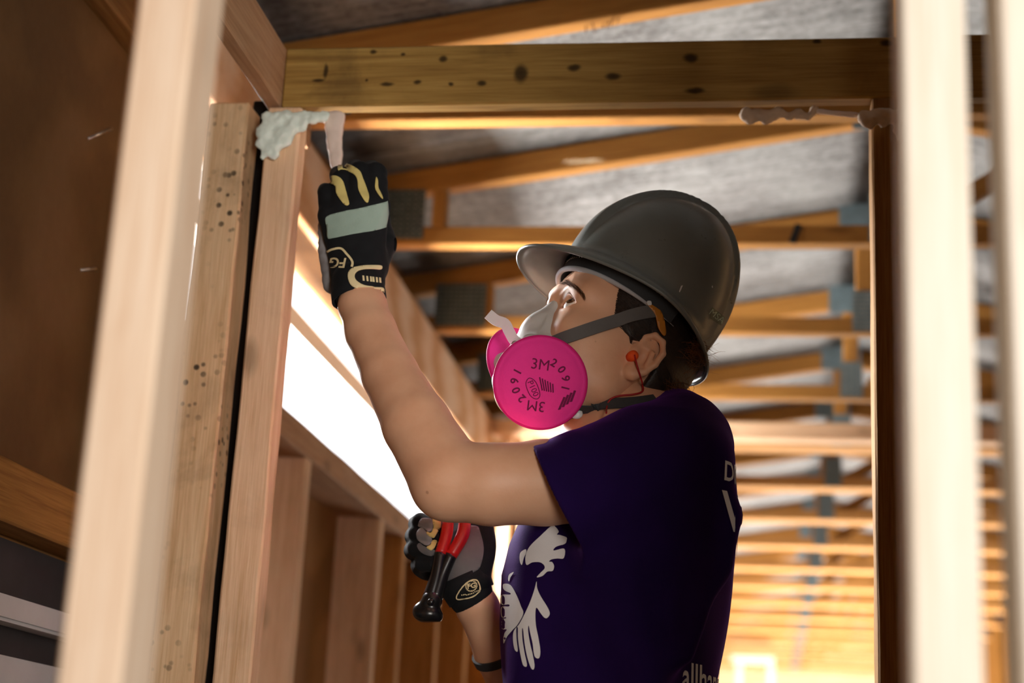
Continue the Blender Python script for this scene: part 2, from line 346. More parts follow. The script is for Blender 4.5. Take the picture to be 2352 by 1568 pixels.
rd = box('ceiling', RX - 0.08, RX + 0.08, -2.0, YE, H(1.40) + 0.10, H(1.40) + 0.104, M['deck']); tag(rd, 'grey weathered roof sheets over the trusses', kind='structure')
box('light_block_panel', -0.9, 1.34, -2.0, 1.70, H(1.02), H(1.03), M['brownply'], rd)  # unseen ceiling panel added to keep the fill light off the deck
yb = -2.0
while yb < YE:
    y1 = min(yb + 1.28, YE); deck_sheet(-1.15, RX, yb, y1 + 0.01, rd); deck_sheet(RX, 1.66, yb, y1 + 0.01, rd); yb = y1

# ------------------------------------------------------------------ roof trusses
def gang_plate(parent, x0, x1, z0, z1, y, mat, teeth=True):
    o = box('gang_plate', x0, x1, y - 0.0018, y, z0, z1, mat, parent)
    if teeth:
        bm = bmesh.new(); nx = max(2, int((x1 - x0) / 0.0125)); nz = max(3, int((z1 - z0) / 0.0105))
        for i in range(nx):
            for k in range(nz):
                cx = x0 + (i + 0.5) * (x1 - x0) / nx + random.uniform(-1, 1) * 0.0006; cz = z0 + (k + 0.5) * (z1 - z0) / nz
                bxm(bm, cx - 0.0042, cx + 0.0042, y - 0.0030, y - 0.0012, cz - 0.0017, cz + 0.0022)
        tt = from_bm('punched_teeth', bm, M['teeth'], o); tag(tt, kind='stuff')
    return o
M['teeth'] = plain('worn_plate_teeth', (0.30, 0.30, 0.27), 0.4, 0.5, 0.6, 0.5, 90)
ORD = ['first', 'second', 'third', 'fourth', 'fifth', 'sixth', 'seventh', 'eighth', 'ninth', 'tenth', 'eleventh', 'twelfth', 'thirteenth', 'fourteenth', 'fifteenth', 'sixteenth', 'seventeenth']
LAB = {0: 'timber roof truss whose top chord slopes above the doorway header', 1: 'timber roof truss passing right behind the crown of the hard hat',
       2: 'timber roof truss at the height of the hard hat rim and respirator strap', 3: 'timber roof truss crossing behind the earplug and chin'}
for i, y in enumerate(TY):
    tr = empty('roof_truss', (RX, y, H(HC)))
    tag(tr, LAB.get(i, 'blurred timber roof truss in the far room, %s counted from the doorway' % ORD[i]), 'roof truss', 'roof trusses in a row')
    t = 0.038
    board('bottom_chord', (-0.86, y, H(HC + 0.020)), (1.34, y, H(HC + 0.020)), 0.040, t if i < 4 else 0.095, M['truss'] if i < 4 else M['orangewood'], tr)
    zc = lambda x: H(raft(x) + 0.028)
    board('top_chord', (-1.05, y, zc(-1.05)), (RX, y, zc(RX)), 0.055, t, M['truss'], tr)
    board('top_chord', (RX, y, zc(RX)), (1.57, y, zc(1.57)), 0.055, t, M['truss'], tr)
    xk = 0.235
    board('king_post', (xk, y, H(HC + 0.04)), (xk, y, H(raft(xk))), 0.040, t, M['truss'], tr, (1, 0, 0))
    if i % 2 == 1 or i > 3:
        board('web', (xk + 0.05, y, H(HC + 0.04)), (xk + 0.36, y, H(raft(xk + 0.36))), 0.036, t, M['truss'], tr, (1, 0, 0))
    board('heel_block', (-0.682, y, H(HC + 0.04)), (-0.682, y, H(raft(-0.682))), 0.028, t, M['truss'], tr, (1, 0, 0))
    near = i < 4
    yf = y - t / 2 if i < 4 else y - 0.0475
    gang_plate(tr, -0.81, -0.712 + (0.03 if i == 2 else 0), H(HC + 0.012), H(HC + 0.122), yf, M['plate'], near)
    gang_plate(tr, xk - 0.03, xk + 0.03, H(HC + 0.005), H(HC + 0.105), yf - 0.0005, M['plate_far'], near)
    gang_plate(tr, xk - 0.06, xk + 0.06, H(raft(xk) - 0.02), H(raft(xk) + 0.06), yf - 0.0005, M['plate_far'], False)
    if i == 1:
        board('hanger_strap', (0.052, yf - 0.001, H(HC + 0.001)), (0.066, yf - 0.001, H(HC + 0.041)), 0.014, 0.002, M['black'], tr, (1, 0, 0), bev=0)
    if i == 0:
        for k, px in enumerate((1345, 1360, 1382, 1400, 1412, 1422)):
            q = W(px, 62 + (k % 3) * 5, y); x = q[0]; zz = H(raft(x))
            tube('nail', [(x, y + random.uniform(-0.012, 0.012), zz + 0.004), (x + random.uniform(-0.006, 0.006), y + random.uniform(-0.02, 0.01), zz - 0.014)], 0.0011, M['rust'], tr, 6)

S_ = []
for k in range(16):
    a = W(1292 + 5 * k + random.uniform(-6, 6), 372 + random.uniform(-2, 4), 3.215); b = a + np.array([random.uniform(0.01, 0.035), random.uniform(-0.012, 0.0), random.uniform(-0.006, 0.004)]); S_.append([tuple(a), tuple((a + b) / 2 + np.array([0, 0, 0.004])), tuple(b)])
FIBRES = S_
# ------------------------------------------------------------------ doorway partition
dp = board('doorway_header', (-0.645, 2.0, H(0.941)), (1.30, 2.0, H(0.941)), 0.086, 0.026, M['header'], None, (0, 0, 1), wob=0.001)
tag(dp, 'knotty ochre timber header board spanning across above the worker', 'timber beam')
pl = board('partition_top_plate', (-0.657, 0.6, H(0.943)), (-0.657, 2.14, H(0.943)), 0.085, 0.023, M['sill'], None, (0, 0, 1)); tag(pl, 'timber top plate running back to the left end of the header', 'timber beam')
def post(label, x0, x1, y, z1, mat, depth=0.064, wob=0.0015, name='timber_post'):
    o = board(name, ((x0 + x1) / 2, y + depth / 2, 0), ((x0 + x1) / 2, y + depth / 2, z1), x1 - x0, depth, mat, None, (1, 0, 0), wob=wob)
    return tag(o, label, 'timber post', 'wall framing posts')
post('mould-spotted timber post with a ragged edge beside the dark slot', -0.746, -0.688, 1.985, H(0.905), M['mould'], 0.05, 0.003)
post('timber door post topped with pale mint foam, left of the raised glove', -0.663, -0.616, 1.985, H(0.897), M['stud'], 0.038, 0.002)
post('dark brown door post right of the worker under the header', 0.131, 0.168, 1.985, H(0.897), M['dark'], 0.064)
post('lighter brown post seen beside the dark door post, behind it', 0.395, 0.46, 4.80, H(1.09), M['truss'], 0.038)
p = post('narrow brown plank close behind the white near stud', 0.094, 0.122, 1.10, H(1.1), M['dark'], 0.06)
# near stud wall the camera looks through
post('blurred pale near stud at left, closest to the camera', -0.392, -0.354, 0.90, H(0.9), M['nearstud'], 0.052, 0.0)
post('blurred white near stud right of the dark door post', 0.077, 0.1135, 0.90, H(0.9), M['pale'], 0.064, 0.0)
post('blurred cream near stud cut off by the right edge of the picture', 0.130, 0.168, 0.88, H(0.9), M['pale'], 0.064, 0.0)
wn_ = box('wall_near', 0.185, 1.34, 0.97, 0.985, 0, H(1.02), M['sheath']); tag(wn_, 'panelled part of the near stud wall right of the camera', kind='structure')
tag(board('slot_shade_strip', (-0.676, 2.045, 0), (-0.676, 2.045, H(0.93)), 0.05, 0.02, plain('slot_shade_black', (0.006, 0.004, 0.003), 0.9), None, (1, 0, 0)), 'black strip painting the shade in the slot between the two left posts', 'board')  # near-black strip stands in for the shade between the posts
# partition further back
fp = board('partition_plate', (-0.81, 4.82, H(1.115)), (1.30, 4.82, H(1.115)), 0.05, 0.064, M['stud'], None, (0, 0, 1)); tag(fp, 'pale top plate of the second partition behind the worker', 'timber beam')
for x, lb in ((-0.775, 'pale stud of the second partition, left one of the pair below the elbow'), (-0.715, 'pale stud of the second partition, right one of the pair beside the shirt')):
    post(lb, x, x + 0.03, 4.80, H(1.09), M['stud'], 0.05, 0.0)
# door frame standing in the far room
df = empty('door_frame', (0.0, 10.8, 0)); tag(df, 'cream blurred door frame standing low in the far room', 'door frame')
q0 = W(1680, 1505, 10.8); q1 = W(1778, 1505, 10.8); zt = q0[2]
board('head', (q0[0] - 0.0, 10.8, zt - 0.02), (q1[0], 10.8, zt - 0.02), 0.04, 0.05, M['pale'], df)
board('side', (q0[0] + 0.05, 10.8, 0), (q0[0] + 0.05, 10.8, zt - 0.04), 0.04, 0.05, M['pale'], df, (1, 0, 0))
board('side', (q1[0] - 0.02, 10.8, 0), (q1[0] - 0.02, 10.8, zt - 0.04), 0.04, 0.05, M['pale'], df, (1, 0, 0))
# staples in the dark panel and white clutter on the wall below the rail
for (a, b), (c, d), lb in (((203, 318), (256, 296), 'upper white staple stuck in the dark wall panel'), ((186, 620), (220, 617), 'lower white staple stuck in the dark wall panel')):
    s = tube('staple', [WX(a, b, XO + 0.013), WX(c, d, XO + 0.013)], 0.0022, M['steel'], None, 8); tag(s, lb, 'staple', 'staples in the dark panel')
a = WX(20, 1330, XO + 0.03); lb_ = box('white_ledge', XO + 0.012, XO + 0.045, 1.2, 2.13, H(0.185), H(0.215), M['white'], None, 0.004); tag(lb_, 'blurred white ledge on the wall at the lower left', 'ledge')
lc_ = box('white_trim_board', XO + 0.012, XO + 0.03, 1.2, 2.13, H(0.10), H(0.15), M['white'], None, 0.004); tag(lc_, 'blurred white trim board under the ledge at lower left', 'trim board')
# ------------------------------------------------------------------ implicit-surface modelling
def smin(a, b, k):
    if k <= 0: return np.minimum(a, b)
    h = np.maximum(k - np.abs(a - b), 0) / k; return np.minimum(a, b) - h * h * k * 0.25
def smax(a, b, k): return -smin(-a, -b, k)
class Field:
    def __init__(s, lo, hi, step):
        s.lo = np.array(lo, np.float32); s.h = step; s.n = np.ceil((np.array(hi) - np.array(lo)) / step).astype(int) + 1
        s.D = np.full(tuple(s.n), 0.06, np.float32)
        s.ax = [(s.lo[i] + step * np.arange(s.n[i])).astype(np.float32) for i in range(3)]
    def _sub(s, lo, hi):
        sl = []
        for i in range(3):
            a = int(np.clip(np.floor((lo[i] - s.lo[i]) / s.h), 0, s.n[i])); b = int(np.clip(np.ceil((hi[i] - s.lo[i]) / s.h) + 1, 0, s.n[i])); sl.append(slice(a, b))
        if any(q.stop <= q.start for q in sl): return None, None
        g = (s.ax[0][sl[0]][:, None, None], s.ax[1][sl[1]][None, :, None], s.ax[2][sl[2]][None, None, :])
        return tuple(sl), g
    def put(s, fn, lo, hi, k=0.0, op='u'):
        m = max(k, 2 * s.h) + 0.004
        sl, g = s._sub(np.array(lo) - m, np.array(hi) + m)
        if sl is None: return s
        d = fn(*g)
        if op == 'u': s.D[sl] = smin(s.D[sl], d, k)
        elif op == 's': s.D[sl] = smax(s.D[sl], -d, k)
        elif op == 'i': s.D[sl] = smax(s.D[sl], d, k)
        return s
    def ell(s, c, r, k=0.0, op='u', R=None):
        c = np.array(c, float); r = np.array(r, float)
        def fn(x, y, z):
            p = [x - c[0], y - c[1], z - c[2]]
            if R is not None: p = [p[0] * R[0][i] + p[1] * R[1][i] + p[2] * R[2][i] for i in range(3)]   # R columns = axes
            k0 = np.sqrt((p[0] / r[0]) ** 2 + (p[1] / r[1]) ** 2 + (p[2] / r[2]) ** 2)
            k1 = np.sqrt((p[0] / r[0] ** 2) ** 2 + (p[1] / r[1] ** 2) ** 2 + (p[2] / r[2] ** 2) ** 2) + 1e-9
            return k0 * (k0 - 1) / k1
        m = r.max() if R is not None else r
        return s.put(fn, c - m, c + m, k, op)
    def cone(s, a, b, ra, rb, k=0.0, op='u', flat=None):
        a = np.array(a, float); b = np.array(b, float); ba = b - a; l2 = ba @ ba
        def fn(x, y, z):
            px, py, pz = x - a[0], y - a[1], z - a[2]
            t = np.clip((px * ba[0] + py * ba[1] + pz * ba[2]) / l2, 0, 1)
            return np.sqrt((px - t * ba[0]) ** 2 + (py - t * ba[1]) ** 2 + (pz - t * ba[2]) ** 2) - (ra + t * (rb - ra))
        m = max(ra, rb); return s.put(fn, np.minimum(a, b) - m, np.maximum(a, b) + m, k, op)
    def chain(s, pts, rad, k=0.0, op='u'):
        for i in range(len(pts) - 1): s.cone(pts[i], pts[i + 1], rad[i], rad[i + 1], k if i == 0 or op != 'u' else max(k * 0.4, 0.001), op)
        return s
    def plane(s, p, n, k=0.0, op='i', lo=None, hi=None):
        n = np.array(n, float); n = n / np.linalg.norm(n); p = np.array(p, float)
        fn = lambda x, y, z: (x - p[0]) * n[0] + (y - p[1]) * n[1] + (z - p[2]) * n[2]
        if lo is None: lo = s.lo; hi = s.lo + s.h * s.n
        return s.put(fn, lo, hi, k, op)
    def mesh(s):
        D = s.D; S = D < 0; nx, ny, nz = D.shape
        cnt = sum(S[a:nx - 1 + a, b:ny - 1 + b, c:nz - 1 + c].astype(np.int8) for a in (0, 1) for b in (0, 1) for c in (0, 1))
        act = (cnt > 0) & (cnt < 8); idx = np.argwhere(act); vid = np.full(act.shape, -1, np.int64); vid[act] = np.arange(len(idx))
        acc = np.zeros((len(idx), 3)); num = np.zeros(len(idx))
        C = {(a, b, c): D[idx[:, 0] + a, idx[:, 1] + b, idx[:, 2] + c].astype(np.float64) for a in (0, 1) for b in (0, 1) for c in (0, 1)}
        for p in C:
            for ax in range(3):
                if p[ax] == 1: continue
                q = list(p); q[ax] = 1; q = tuple(q); d0, d1 = C[p], C[q]; m = (d0 < 0) != (d1 < 0)
                t = d0[m] / (d0[m] - d1[m]); pos = np.tile(np.array(p, float), (m.sum(), 1)); pos[:, ax] += t; acc[m] += pos; num[m] += 1
        V = s.lo + s.h * (idx + acc / num[:, None])
        F = []
        for ax in range(3):
            sh = [slice(None)] * 3; sh2 = [slice(None)] * 3; sh[ax] = slice(0, -1); sh2[ax] = slice(1, None)
            A, B = S[tuple(sh)], S[tuple(sh2)]; u, v = (ax + 1) % 3, (ax + 2) % 3
            e = np.argwhere(A != B); e = e[(e[:, u] > 0) & (e[:, v] > 0) & (e[:, u] < act.shape[u]) & (e[:, v] < act.shape[v])]
            inn = A[tuple(e.T)]
            def cell(du, dv):
                c = e.copy(); c[:, u] -= du; c[:, v] -= dv; return vid[tuple(c.T)]
            q = np.stack([cell(1, 1), cell(0, 1), cell(0, 0), cell(1, 0)], 1); q[~inn] = q[~inn][:, ::-1]; F.append(q)
        return V, np.vstack(F)
def relax(V, F, it=2, lam=0.5):
    n = len(V); E = np.vstack([F[:, [0, 1]], F[:, [1, 2]], F[:, [2, 3]], F[:, [3, 0]]]); E = np.vstack([E, E[:, ::-1]])
    dg = np.bincount(E[:, 0], minlength=n).astype(float)
    for _ in range(it):
        for l in (lam, -lam * 1.04):
            av = np.stack([np.bincount(E[:, 0], V[E[:, 1], i], n) for i in range(3)], 1) / dg[:, None]; V = V + l * (av - V)
    return V
def vnormals(V, F):
    fn = np.cross(V[F[:, 2]] - V[F[:, 0]], V[F[:, 3]] - V[F[:, 1]]); N = np.zeros_like(V)
    for i in range(4):
        for j in range(3): N[:, j] += np.bincount(F[:, i], fn[:, j], len(V))
    return N / (np.linalg.norm(N, axis=1)[:, None] + 1e-12)
def bvh_of(*mfs):
    V = []; F = []; o = 0
    for v, f in mfs: V.extend(np.asarray(v).tolist()); F.extend((np.asarray(f) + o).tolist()); o += len(v)
    return BVHTree.FromPolygons(V, F)
CAMP = Vector((0, 0, CH))
def ray_px(px, py):
    w = RW @ np.array([px - CX, py - CY, FPX]); return Vector(w / np.linalg.norm(w))
def hit_px(bvh, px, py, off=0.001):
    h = bvh.ray_cast(CAMP, ray_px(px, py))
    if h[0] is None: return None
    n = h[1]; 
    if n.dot(ray_px(px, py)) > 0: n = -n
    return h[0] + n * off, n
def proj_mesh(name, V2, F, bvh, off, mat, parent, thick=0.0):
    """wrap a flat drawing onto the surface it is printed or sewn on"""
    P = []; ok = []; last = None
    for (a, b) in V2:
        r = hit_px(bvh, a, b, off); ok.append(r is not None)
        if r is None: P.append((0, 0, 0))
        else: P.append(tuple(r[0])); last = r
    FF = [tuple(f) for f in F if all(ok[i] for i in f)]
    # drop faces torn across a depth step
    def good(f):
        q = [Vector(P[i]) for i in f]; return max((q[i] - q[i - 1]).length for i in range(len(q))) < 0.03
    FF = [f for f in FF if good(f)]
    used = sorted({i for f in FF for i in f}); mp = {u: i for i, u in enumerate(used)}
    if not FF: return None
    o = from_arr(name, [P[u] for u in used], [tuple(mp[i] for i in f) for f in FF], mat, parent, True)
    if thick: s = o.modifiers.new('s', 'SOLIDIFY'); s.thickness = thick; s.offset = 1 if False else 0
    return o
def fill_poly(poly, step):
    poly = [Vector(p) for p in poly]; n = len(poly); pts = []
    for i in range(n):
        a, b = poly[i], poly[(i + 1) % n]; m = max(1, int((b - a).length / step))
        for k in range(m): pts.append(a.lerp(b, k / m))
    e = [(i, (i + 1) % len(pts)) for i in range(len(pts))]
    xs = [p.x for p in pts]; ys = [p.y for p in pts]; grid = []
    x = min(xs) + step / 2
    while x < max(xs):
        y = min(ys) + step / 2
        while y < max(ys): grid.append(Vector((x + random.uniform(-0.1, 0.1) * step, y))); y += step
        x += step
    r = delaunay_2d_cdt(pts + grid, e, [], 1, 1e-5)
    return [(v.x, v.y) for v in r[0]], r[2]
def smooth_poly(poly, n=None):
    P = list(poly) + [poly[0]]; return [tuple(q) for q in spline_closed(poly, n or len(poly) * 5)]
def spline_closed(pts, n):
    P = np.array(pts, float); m = len(P); out = []
    for u in np.linspace(0, m, n, endpoint=False):
        i = int(u); t = u - i; a, b, c, d = P[(i - 1) % m], P[i % m], P[(i + 1) % m], P[(i + 2) % m]
        out.append(0.5 * (2 * b + (c - a) * t + (2 * a - 5 * b + 4 * c - d) * t * t + (3 * b - a - 3 * c + d) * t ** 3))
    return np.array(out)
def decal(name, poly, bvh, mat, parent, off=0.001, step=6.0, thick=0.0, smooth=True):
    V, F = fill_poly(smooth_poly(poly) if smooth else poly, step); return proj_mesh(name, V, F, bvh, off, mat, parent, thick)
def stroke_poly(pts, w, closed=False):
    P = np.array(pts, float); n = len(P); L = []; R = []
    for i in range(n):
        t = (P[(i + 1) % n] - P[i - 1]) if closed else (P[min(i + 1, n - 1)] - P[max(i - 1, 0)]); t = t / (np.linalg.norm(t) + 1e-9); nn = np.array([-t[1], t[0]]); L.append(P[i] + nn * w / 2); R.append(P[i] - nn * w / 2)
    V = [tuple(p) for p in L] + [tuple(p) for p in R]; F = [(i, (i + 1) % n, n + (i + 1) % n, n + i) for i in range(n if closed else n - 1)]
    return V, F
def stroke(name, pts, w, bvh, mat, parent, off=0.001, closed=False, n=60):
    P = spline_closed(pts, n) if closed else spline(pts, n); V, F = stroke_poly(P, w, closed); return proj_mesh(name, V, F, bvh, off, mat, parent)
def text2d(body, size, offset=0.0):
    if 'M' in body: offset = 0.0             # the offset folds the inner corners of this letter
    cu = bpy.data.curves.new('t', 'FONT'); cu.body = body; cu.size = size; cu.align_x = 'CENTER'; cu.align_y = 'CENTER'; cu.offset = offset; cu.resolution_u = 4; cu.fill_mode = 'FRONT'
    ob = bpy.data.objects.new('t', cu); COL.objects.link(ob); dg = bpy.context.evaluated_depsgraph_get(); me = bpy.data.meshes.new_from_object(ob.evaluated_get(dg))
    V = [(v.co.x, v.co.y) for v in me.vertices]; F = [tuple(p.vertices) for p in me.polygons]
    bpy.data.objects.remove(ob); bpy.data.curves.remove(cu); bpy.data.meshes.remove(me); return V, F
def text_decal(name, body, size, cx, cy, ang, bvh, mat, parent, off=0.001, offset=0.0, sx=1.0, shear=0.0):
    """lettering wrapped on a surface; size in pixels, ang clockwise in degrees"""
    V, F = text2d(body, size, offset * size); c, s = math.cos(math.radians(ang)), math.sin(math.radians(ang)); V2 = []
    for (a, b) in V:
        a = a * sx + shear * b; b = -b; V2.append((cx + a * c - b * s, cy + a * s + b * c))
    return proj_mesh(name, V2, F, bvh, off, mat, parent)
# ------------------------------------------------------------------ person materials
def skin_mat():
    t = NT('skin'); c = t.coord(); n = t.noise(c, 22, 5, 0.6); f = t.noise(c, 420, 3, 0.6)
    col = t.ramp(n, [(0.3, (0.70, 0.37, 0.225)), (0.55, (0.76, 0.43, 0.27)), (0.8, (0.79, 0.48, 0.315))])
    vo = t.n('ShaderNodeTexVoronoi', i_Scale=26.0); t.l(c, vo.inputs['Vector'])
    col = t.mix(t.ramp(vo.outputs['Distance'], [(0.0, (0.55, 0.55, 0.55)), (0.045, (0.4, 0.4, 0.4)), (0.06, (0, 0, 0))]), col, (0.25, 0.11, 0.06))
    t.bump(f, 0.18, 0.0006); t.b.inputs['Subsurface Weight'].default_value = 0.12; t.b.inputs['Subsurface Radius'].default_value = (1, 0.35, 0.2); t.b.inputs['Subsurface Scale'].default_value = 0.006
    return t.out(col, 0.48, 0.42)
M['skin'] = skin_mat()
def fabric(name, col, rough=0.9, var=0.15, sheen=0.25, sc=900):
    t = NT(name); c = t.coord(); n = t.noise(c, 14, 4, 0.6); w = t.noise(c, sc, 2, 0.5)
    cc = t.ramp(n, [(0.3, tuple(x * (1 - var) for x in col)), (0.7, tuple(min(1, x * (1 + var)) for x in col))]); t.bump(w, 0.35, 0.0008)
    t.b.inputs['Sheen Weight'].default_value = sheen; t.b.inputs['Sheen Roughness'].default_value = 0.4; t.b.inputs['Sheen Tint'].default_value = (*[min(1, x * 6 + 0.1) for x in col], 1)
    return t.out(cc, rough, 0.15)
M['shirt'] = fabric('purple_cotton', (0.013, 0.002, 0.056), sheen=0.30)
M['shirt'].node_tree.nodes['Principled BSDF'].inputs['Sheen Tint'].default_value = (0.30, 0.06, 0.62, 1)
M['print'] = fabric('white_shirt_print', (0.78, 0.78, 0.80), 0.8, 0.06, 0.0)
M['trouser'] = fabric('dark_trouser_cotton', (0.03, 0.03, 0.04))
M['boot'] = plain('brown_leather_boot', (0.10, 0.055, 0.03), 0.6)
M['glove'] = fabric('black_glove_fabric', (0.012, 0.013, 0.015), 0.85, 0.3, 0.15, 600)
M['palm'] = fabric('grey_glove_leather', (0.30, 0.29, 0.30), 0.8, 0.15, 0.1, 300)
M['palm_dark'] = fabric('dark_grey_glove_leather', (0.16, 0.155, 0.16), 0.8, 0.2, 0.1, 300)
M['teal'] = fabric('grey_green_reflective_band', (0.34, 0.46, 0.40), 0.6, 0.08, 0.1, 500)
M['yellow'] = fabric('pale_yellow_glove_trim', (0.72, 0.60, 0.22), 0.75, 0.1, 0.1, 500)
M['cream'] = fabric('cream_yellow_print', (0.80, 0.68, 0.40), 0.7, 0.06, 0.0)
M['hair'] = plain('dark_brown_hair', (0.022, 0.012, 0.008), 0.5, 0.5, 0, 0.4, 160, 0.6, 300)
M['brow'] = plain('brown_brow_hair', (0.12, 0.058, 0.028), 0.9, 0.1, 0, 0.3, 160)
M['hairlit'] = plain('lit_auburn_hair', (0.20, 0.085, 0.03), 0.45, 0.5, 0, 0.3, 160)  # lighter copy of the hair colour, lit look painted into loose strands
M['hat'] = NT('grey_hard_hat_shell')
def hat_mat():
    t = M['hat']; c = t.coord(); n = t.noise(c, 9, 5, 0.65); s = t.noise(c, 40, 5, 0.7); mp = t.n('ShaderNodeMapping'); mp.inputs['Scale'].default_value = (40, 6, 30); mp.inputs['Rotation'].default_value = (0.4, 0.7, 0.3); t.l(c, mp.inputs[0])
    sc = t.ramp(t.noise(mp.outputs[0], 3, 3, 0.6), [(0.70, (0, 0, 0)), (0.76, (0.35, 0.35, 0.35))])
    col = t.ramp(n, [(0.3, (0.125, 0.142, 0.134)), (0.7, (0.165, 0.182, 0.174))]); col = t.mix(t.ramp(s, [(0.6, (0, 0, 0)), (0.75, (0.35, 0.35, 0.35))]), col, (0.10, 0.075, 0.055)); col = t.mix(sc, col, (0.26, 0.26, 0.26))
    rg = t.ramp(s, [(0.3, (0.26,) * 3), (0.7, (0.42,) * 3)]); return t.out(col, rg, 0.5)
M['hat'] = hat_mat()
M['hatin'] = plain('hat_suspension_black', (0.012, 0.012, 0.013), 0.45, 0.5)
M['sweat'] = fabric('grey_sweatband', (0.42, 0.42, 0.44), 0.85, 0.2, 0.1)
M['pink'] = fabric('magenta_filter_fibre', (0.90, 0.045, 0.33), 0.75, 0.07, 0.15, 700)
M['pinkd'] = fabric('magenta_filter_edge', (0.62, 0.012, 0.17), 0.7, 0.07, 0.15, 700)
M['ink'] = plain('dark_stamp_ink', (0.17, 0.006, 0.065), 0.8)
M['mask'] = plain('pale_grey_silicone', (0.60, 0.59, 0.565), 0.45, 0.4, 0, 0.04)
M['maskw'] = plain('white_plastic', (0.72, 0.73, 0.72), 0.35, 0.5, 0, 0.04)
M['strap'] = fabric('grey_elastic_strap', (0.125, 0.12, 0.118), 0.85, 0.15, 0.1, 900)
M['strapd'] = fabric('dark_elastic_strap', (0.05, 0.052, 0.055), 0.85, 0.15, 0.1, 900)
M['orange'] = plain('orange_foam', (0.90, 0.10, 0.015), 0.7, 0.3, 0, 0.1)
M['tab'] = plain('amber_plastic', (0.50, 0.19, 0.02), 0.4, 0.5)
M['cord'] = plain('red_cord', (0.35, 0.012, 0.015), 0.5)
M['red'] = plain('red_grip', (0.55, 0.012, 0.012), 0.35, 0.5, 0, 0.1)
M['tool'] = plain('black_tool_steel', (0.010, 0.010, 0.011), 0.28, 0.6, 0.2, 0.3, 60)
M['sclera'] = plain('eye_white', (0.72, 0.68, 0.64), 0.15, 0.5, 0, 0.04)
M['iris'] = plain('hazel_iris', (0.10, 0.05, 0.02), 0.1, 0.6, 0, 0.4, 300)
M['pupil'] = plain('pupil_black', (0.004, 0.004, 0.004), 0.05, 0.6)

person = empty('person', (-0.17, 1.92, 0))
tag(person, 'person in purple t-shirt and respirator reaching up with a gloved hand', 'person')

# ------------------------------------------------------------------ head frame
PSI, THE, HS = math.radians(28), math.radians(28), np.array([1.05, 1.04, 1.06])
_f0 = np.array([-math.cos(PSI), -math.sin(PSI), 0.0])
HF = _f0 * math.cos(THE) + np.array([0, 0, math.sin(THE)]); HU = -_f0 * math.sin(THE) + np.array([0, 0, math.cos(THE)]); HL = np.cross(HU, HF)
HR = np.array([HF, HL, HU]).T                       # columns: forward, left, up
HO = W(1452, 815, 1.815) - HL * 0.064
def hw(p): return HO + HR @ (HS * np.array(p, float))       # head -> world (metres)
def hwa(P): return HO + (np.asarray(P) * HS) @ HR.T
def lh(p): return (HR.T @ (np.asarray(p) - HO)) / HS
nk0, nk1 = lh(W(1446, 880, 1.885)), lh(W(1446, 1040, 1.90))

# ------------------------------------------------------------------ head
def mm(*a): return np.array(a) / 1000.0
EYE = {s: mm(75, 30 * s, 19) for s in (1, -1)}
hf = Field(mm(-105, -92, -175), mm(128, 92, 140), 0.0013)
hf.ell(mm(1, 0, 42), mm(86, 73, 84))
hf.ell(mm(40, 0, -12), mm(50, 57, 84), 0.03)
hf.ell(mm(62, 0, 46), mm(34, 58, 42), 0.02)
for s in (1, -1):
    hf.cone(mm(8, 48 * s, -48), mm(72, 14 * s, -88), 0.015, 0.018, 0.03)
    hf.ell(mm(56, 45 * s, -10), mm(27, 17, 20), 0.022)
    hf.cone(mm(89, 10 * s, 37), mm(74, 46 * s, 35), 0.010, 0.009, 0.014)
    hf.ell(mm(25, 52 * s, -25), mm(38, 15, 34), 0.02)
hf.ell(mm(80, 0, -85), mm(18, 20, 14), 0.02)
hf.cone(mm(89, 0, 30), mm(97, 0, -14), 0.007, 0.008, 0.012)
hf.ell(mm(86, 0, -48), mm(12, 24, 18), 0.015)
for s in (1, -1):
    e = EYE[s]
    hf.ell(e + mm(21, -4 * s, 0), mm(10, 19, 11), 0.012, 's')
    hf.ell(e + mm(-0.8, 0, 0), mm(13.6, 14.6, 13.2), 0.006)
    # lid opening: almond cut in front of the eyeball
    def lid(x, y, z, e=e, s=s):
        l = (y - e[1] - 0.001 * s) * s / 0.0162; up = 0.0088 * (1 - np.clip(l, -1, 1) ** 2) - 0.0010 * l; lo = -0.0078 * (1 - np.clip(l, -1, 1) ** 2) - 0.0010 * l
        zz = z - e[2] - 0.0005; return np.maximum(np.maximum(zz - up, lo - zz), np.maximum((e[0] - 0.001) - x, np.abs(l) * 0.0162 - 0.0162))
    hf.put(lid, e - mm(0, 19, 11), e + mm(24, 19, 12), 0.0008, 's')
    hf.chain([e + mm(9, -12 * s, 8.5), e + mm(11, 0, 12.5), e + mm(5, 14 * s, 7.5)], [0.0020, 0.0024, 0.0020], 0.004)
hf.cone(nk0 + mm(8, 0, 26), nk1, 0.045, 0.050, 0.025)
hf.cone(nk0 + mm(18, 0, 0), nk1 + mm(8, 0, 0), 0.036, 0.040, 0.02)
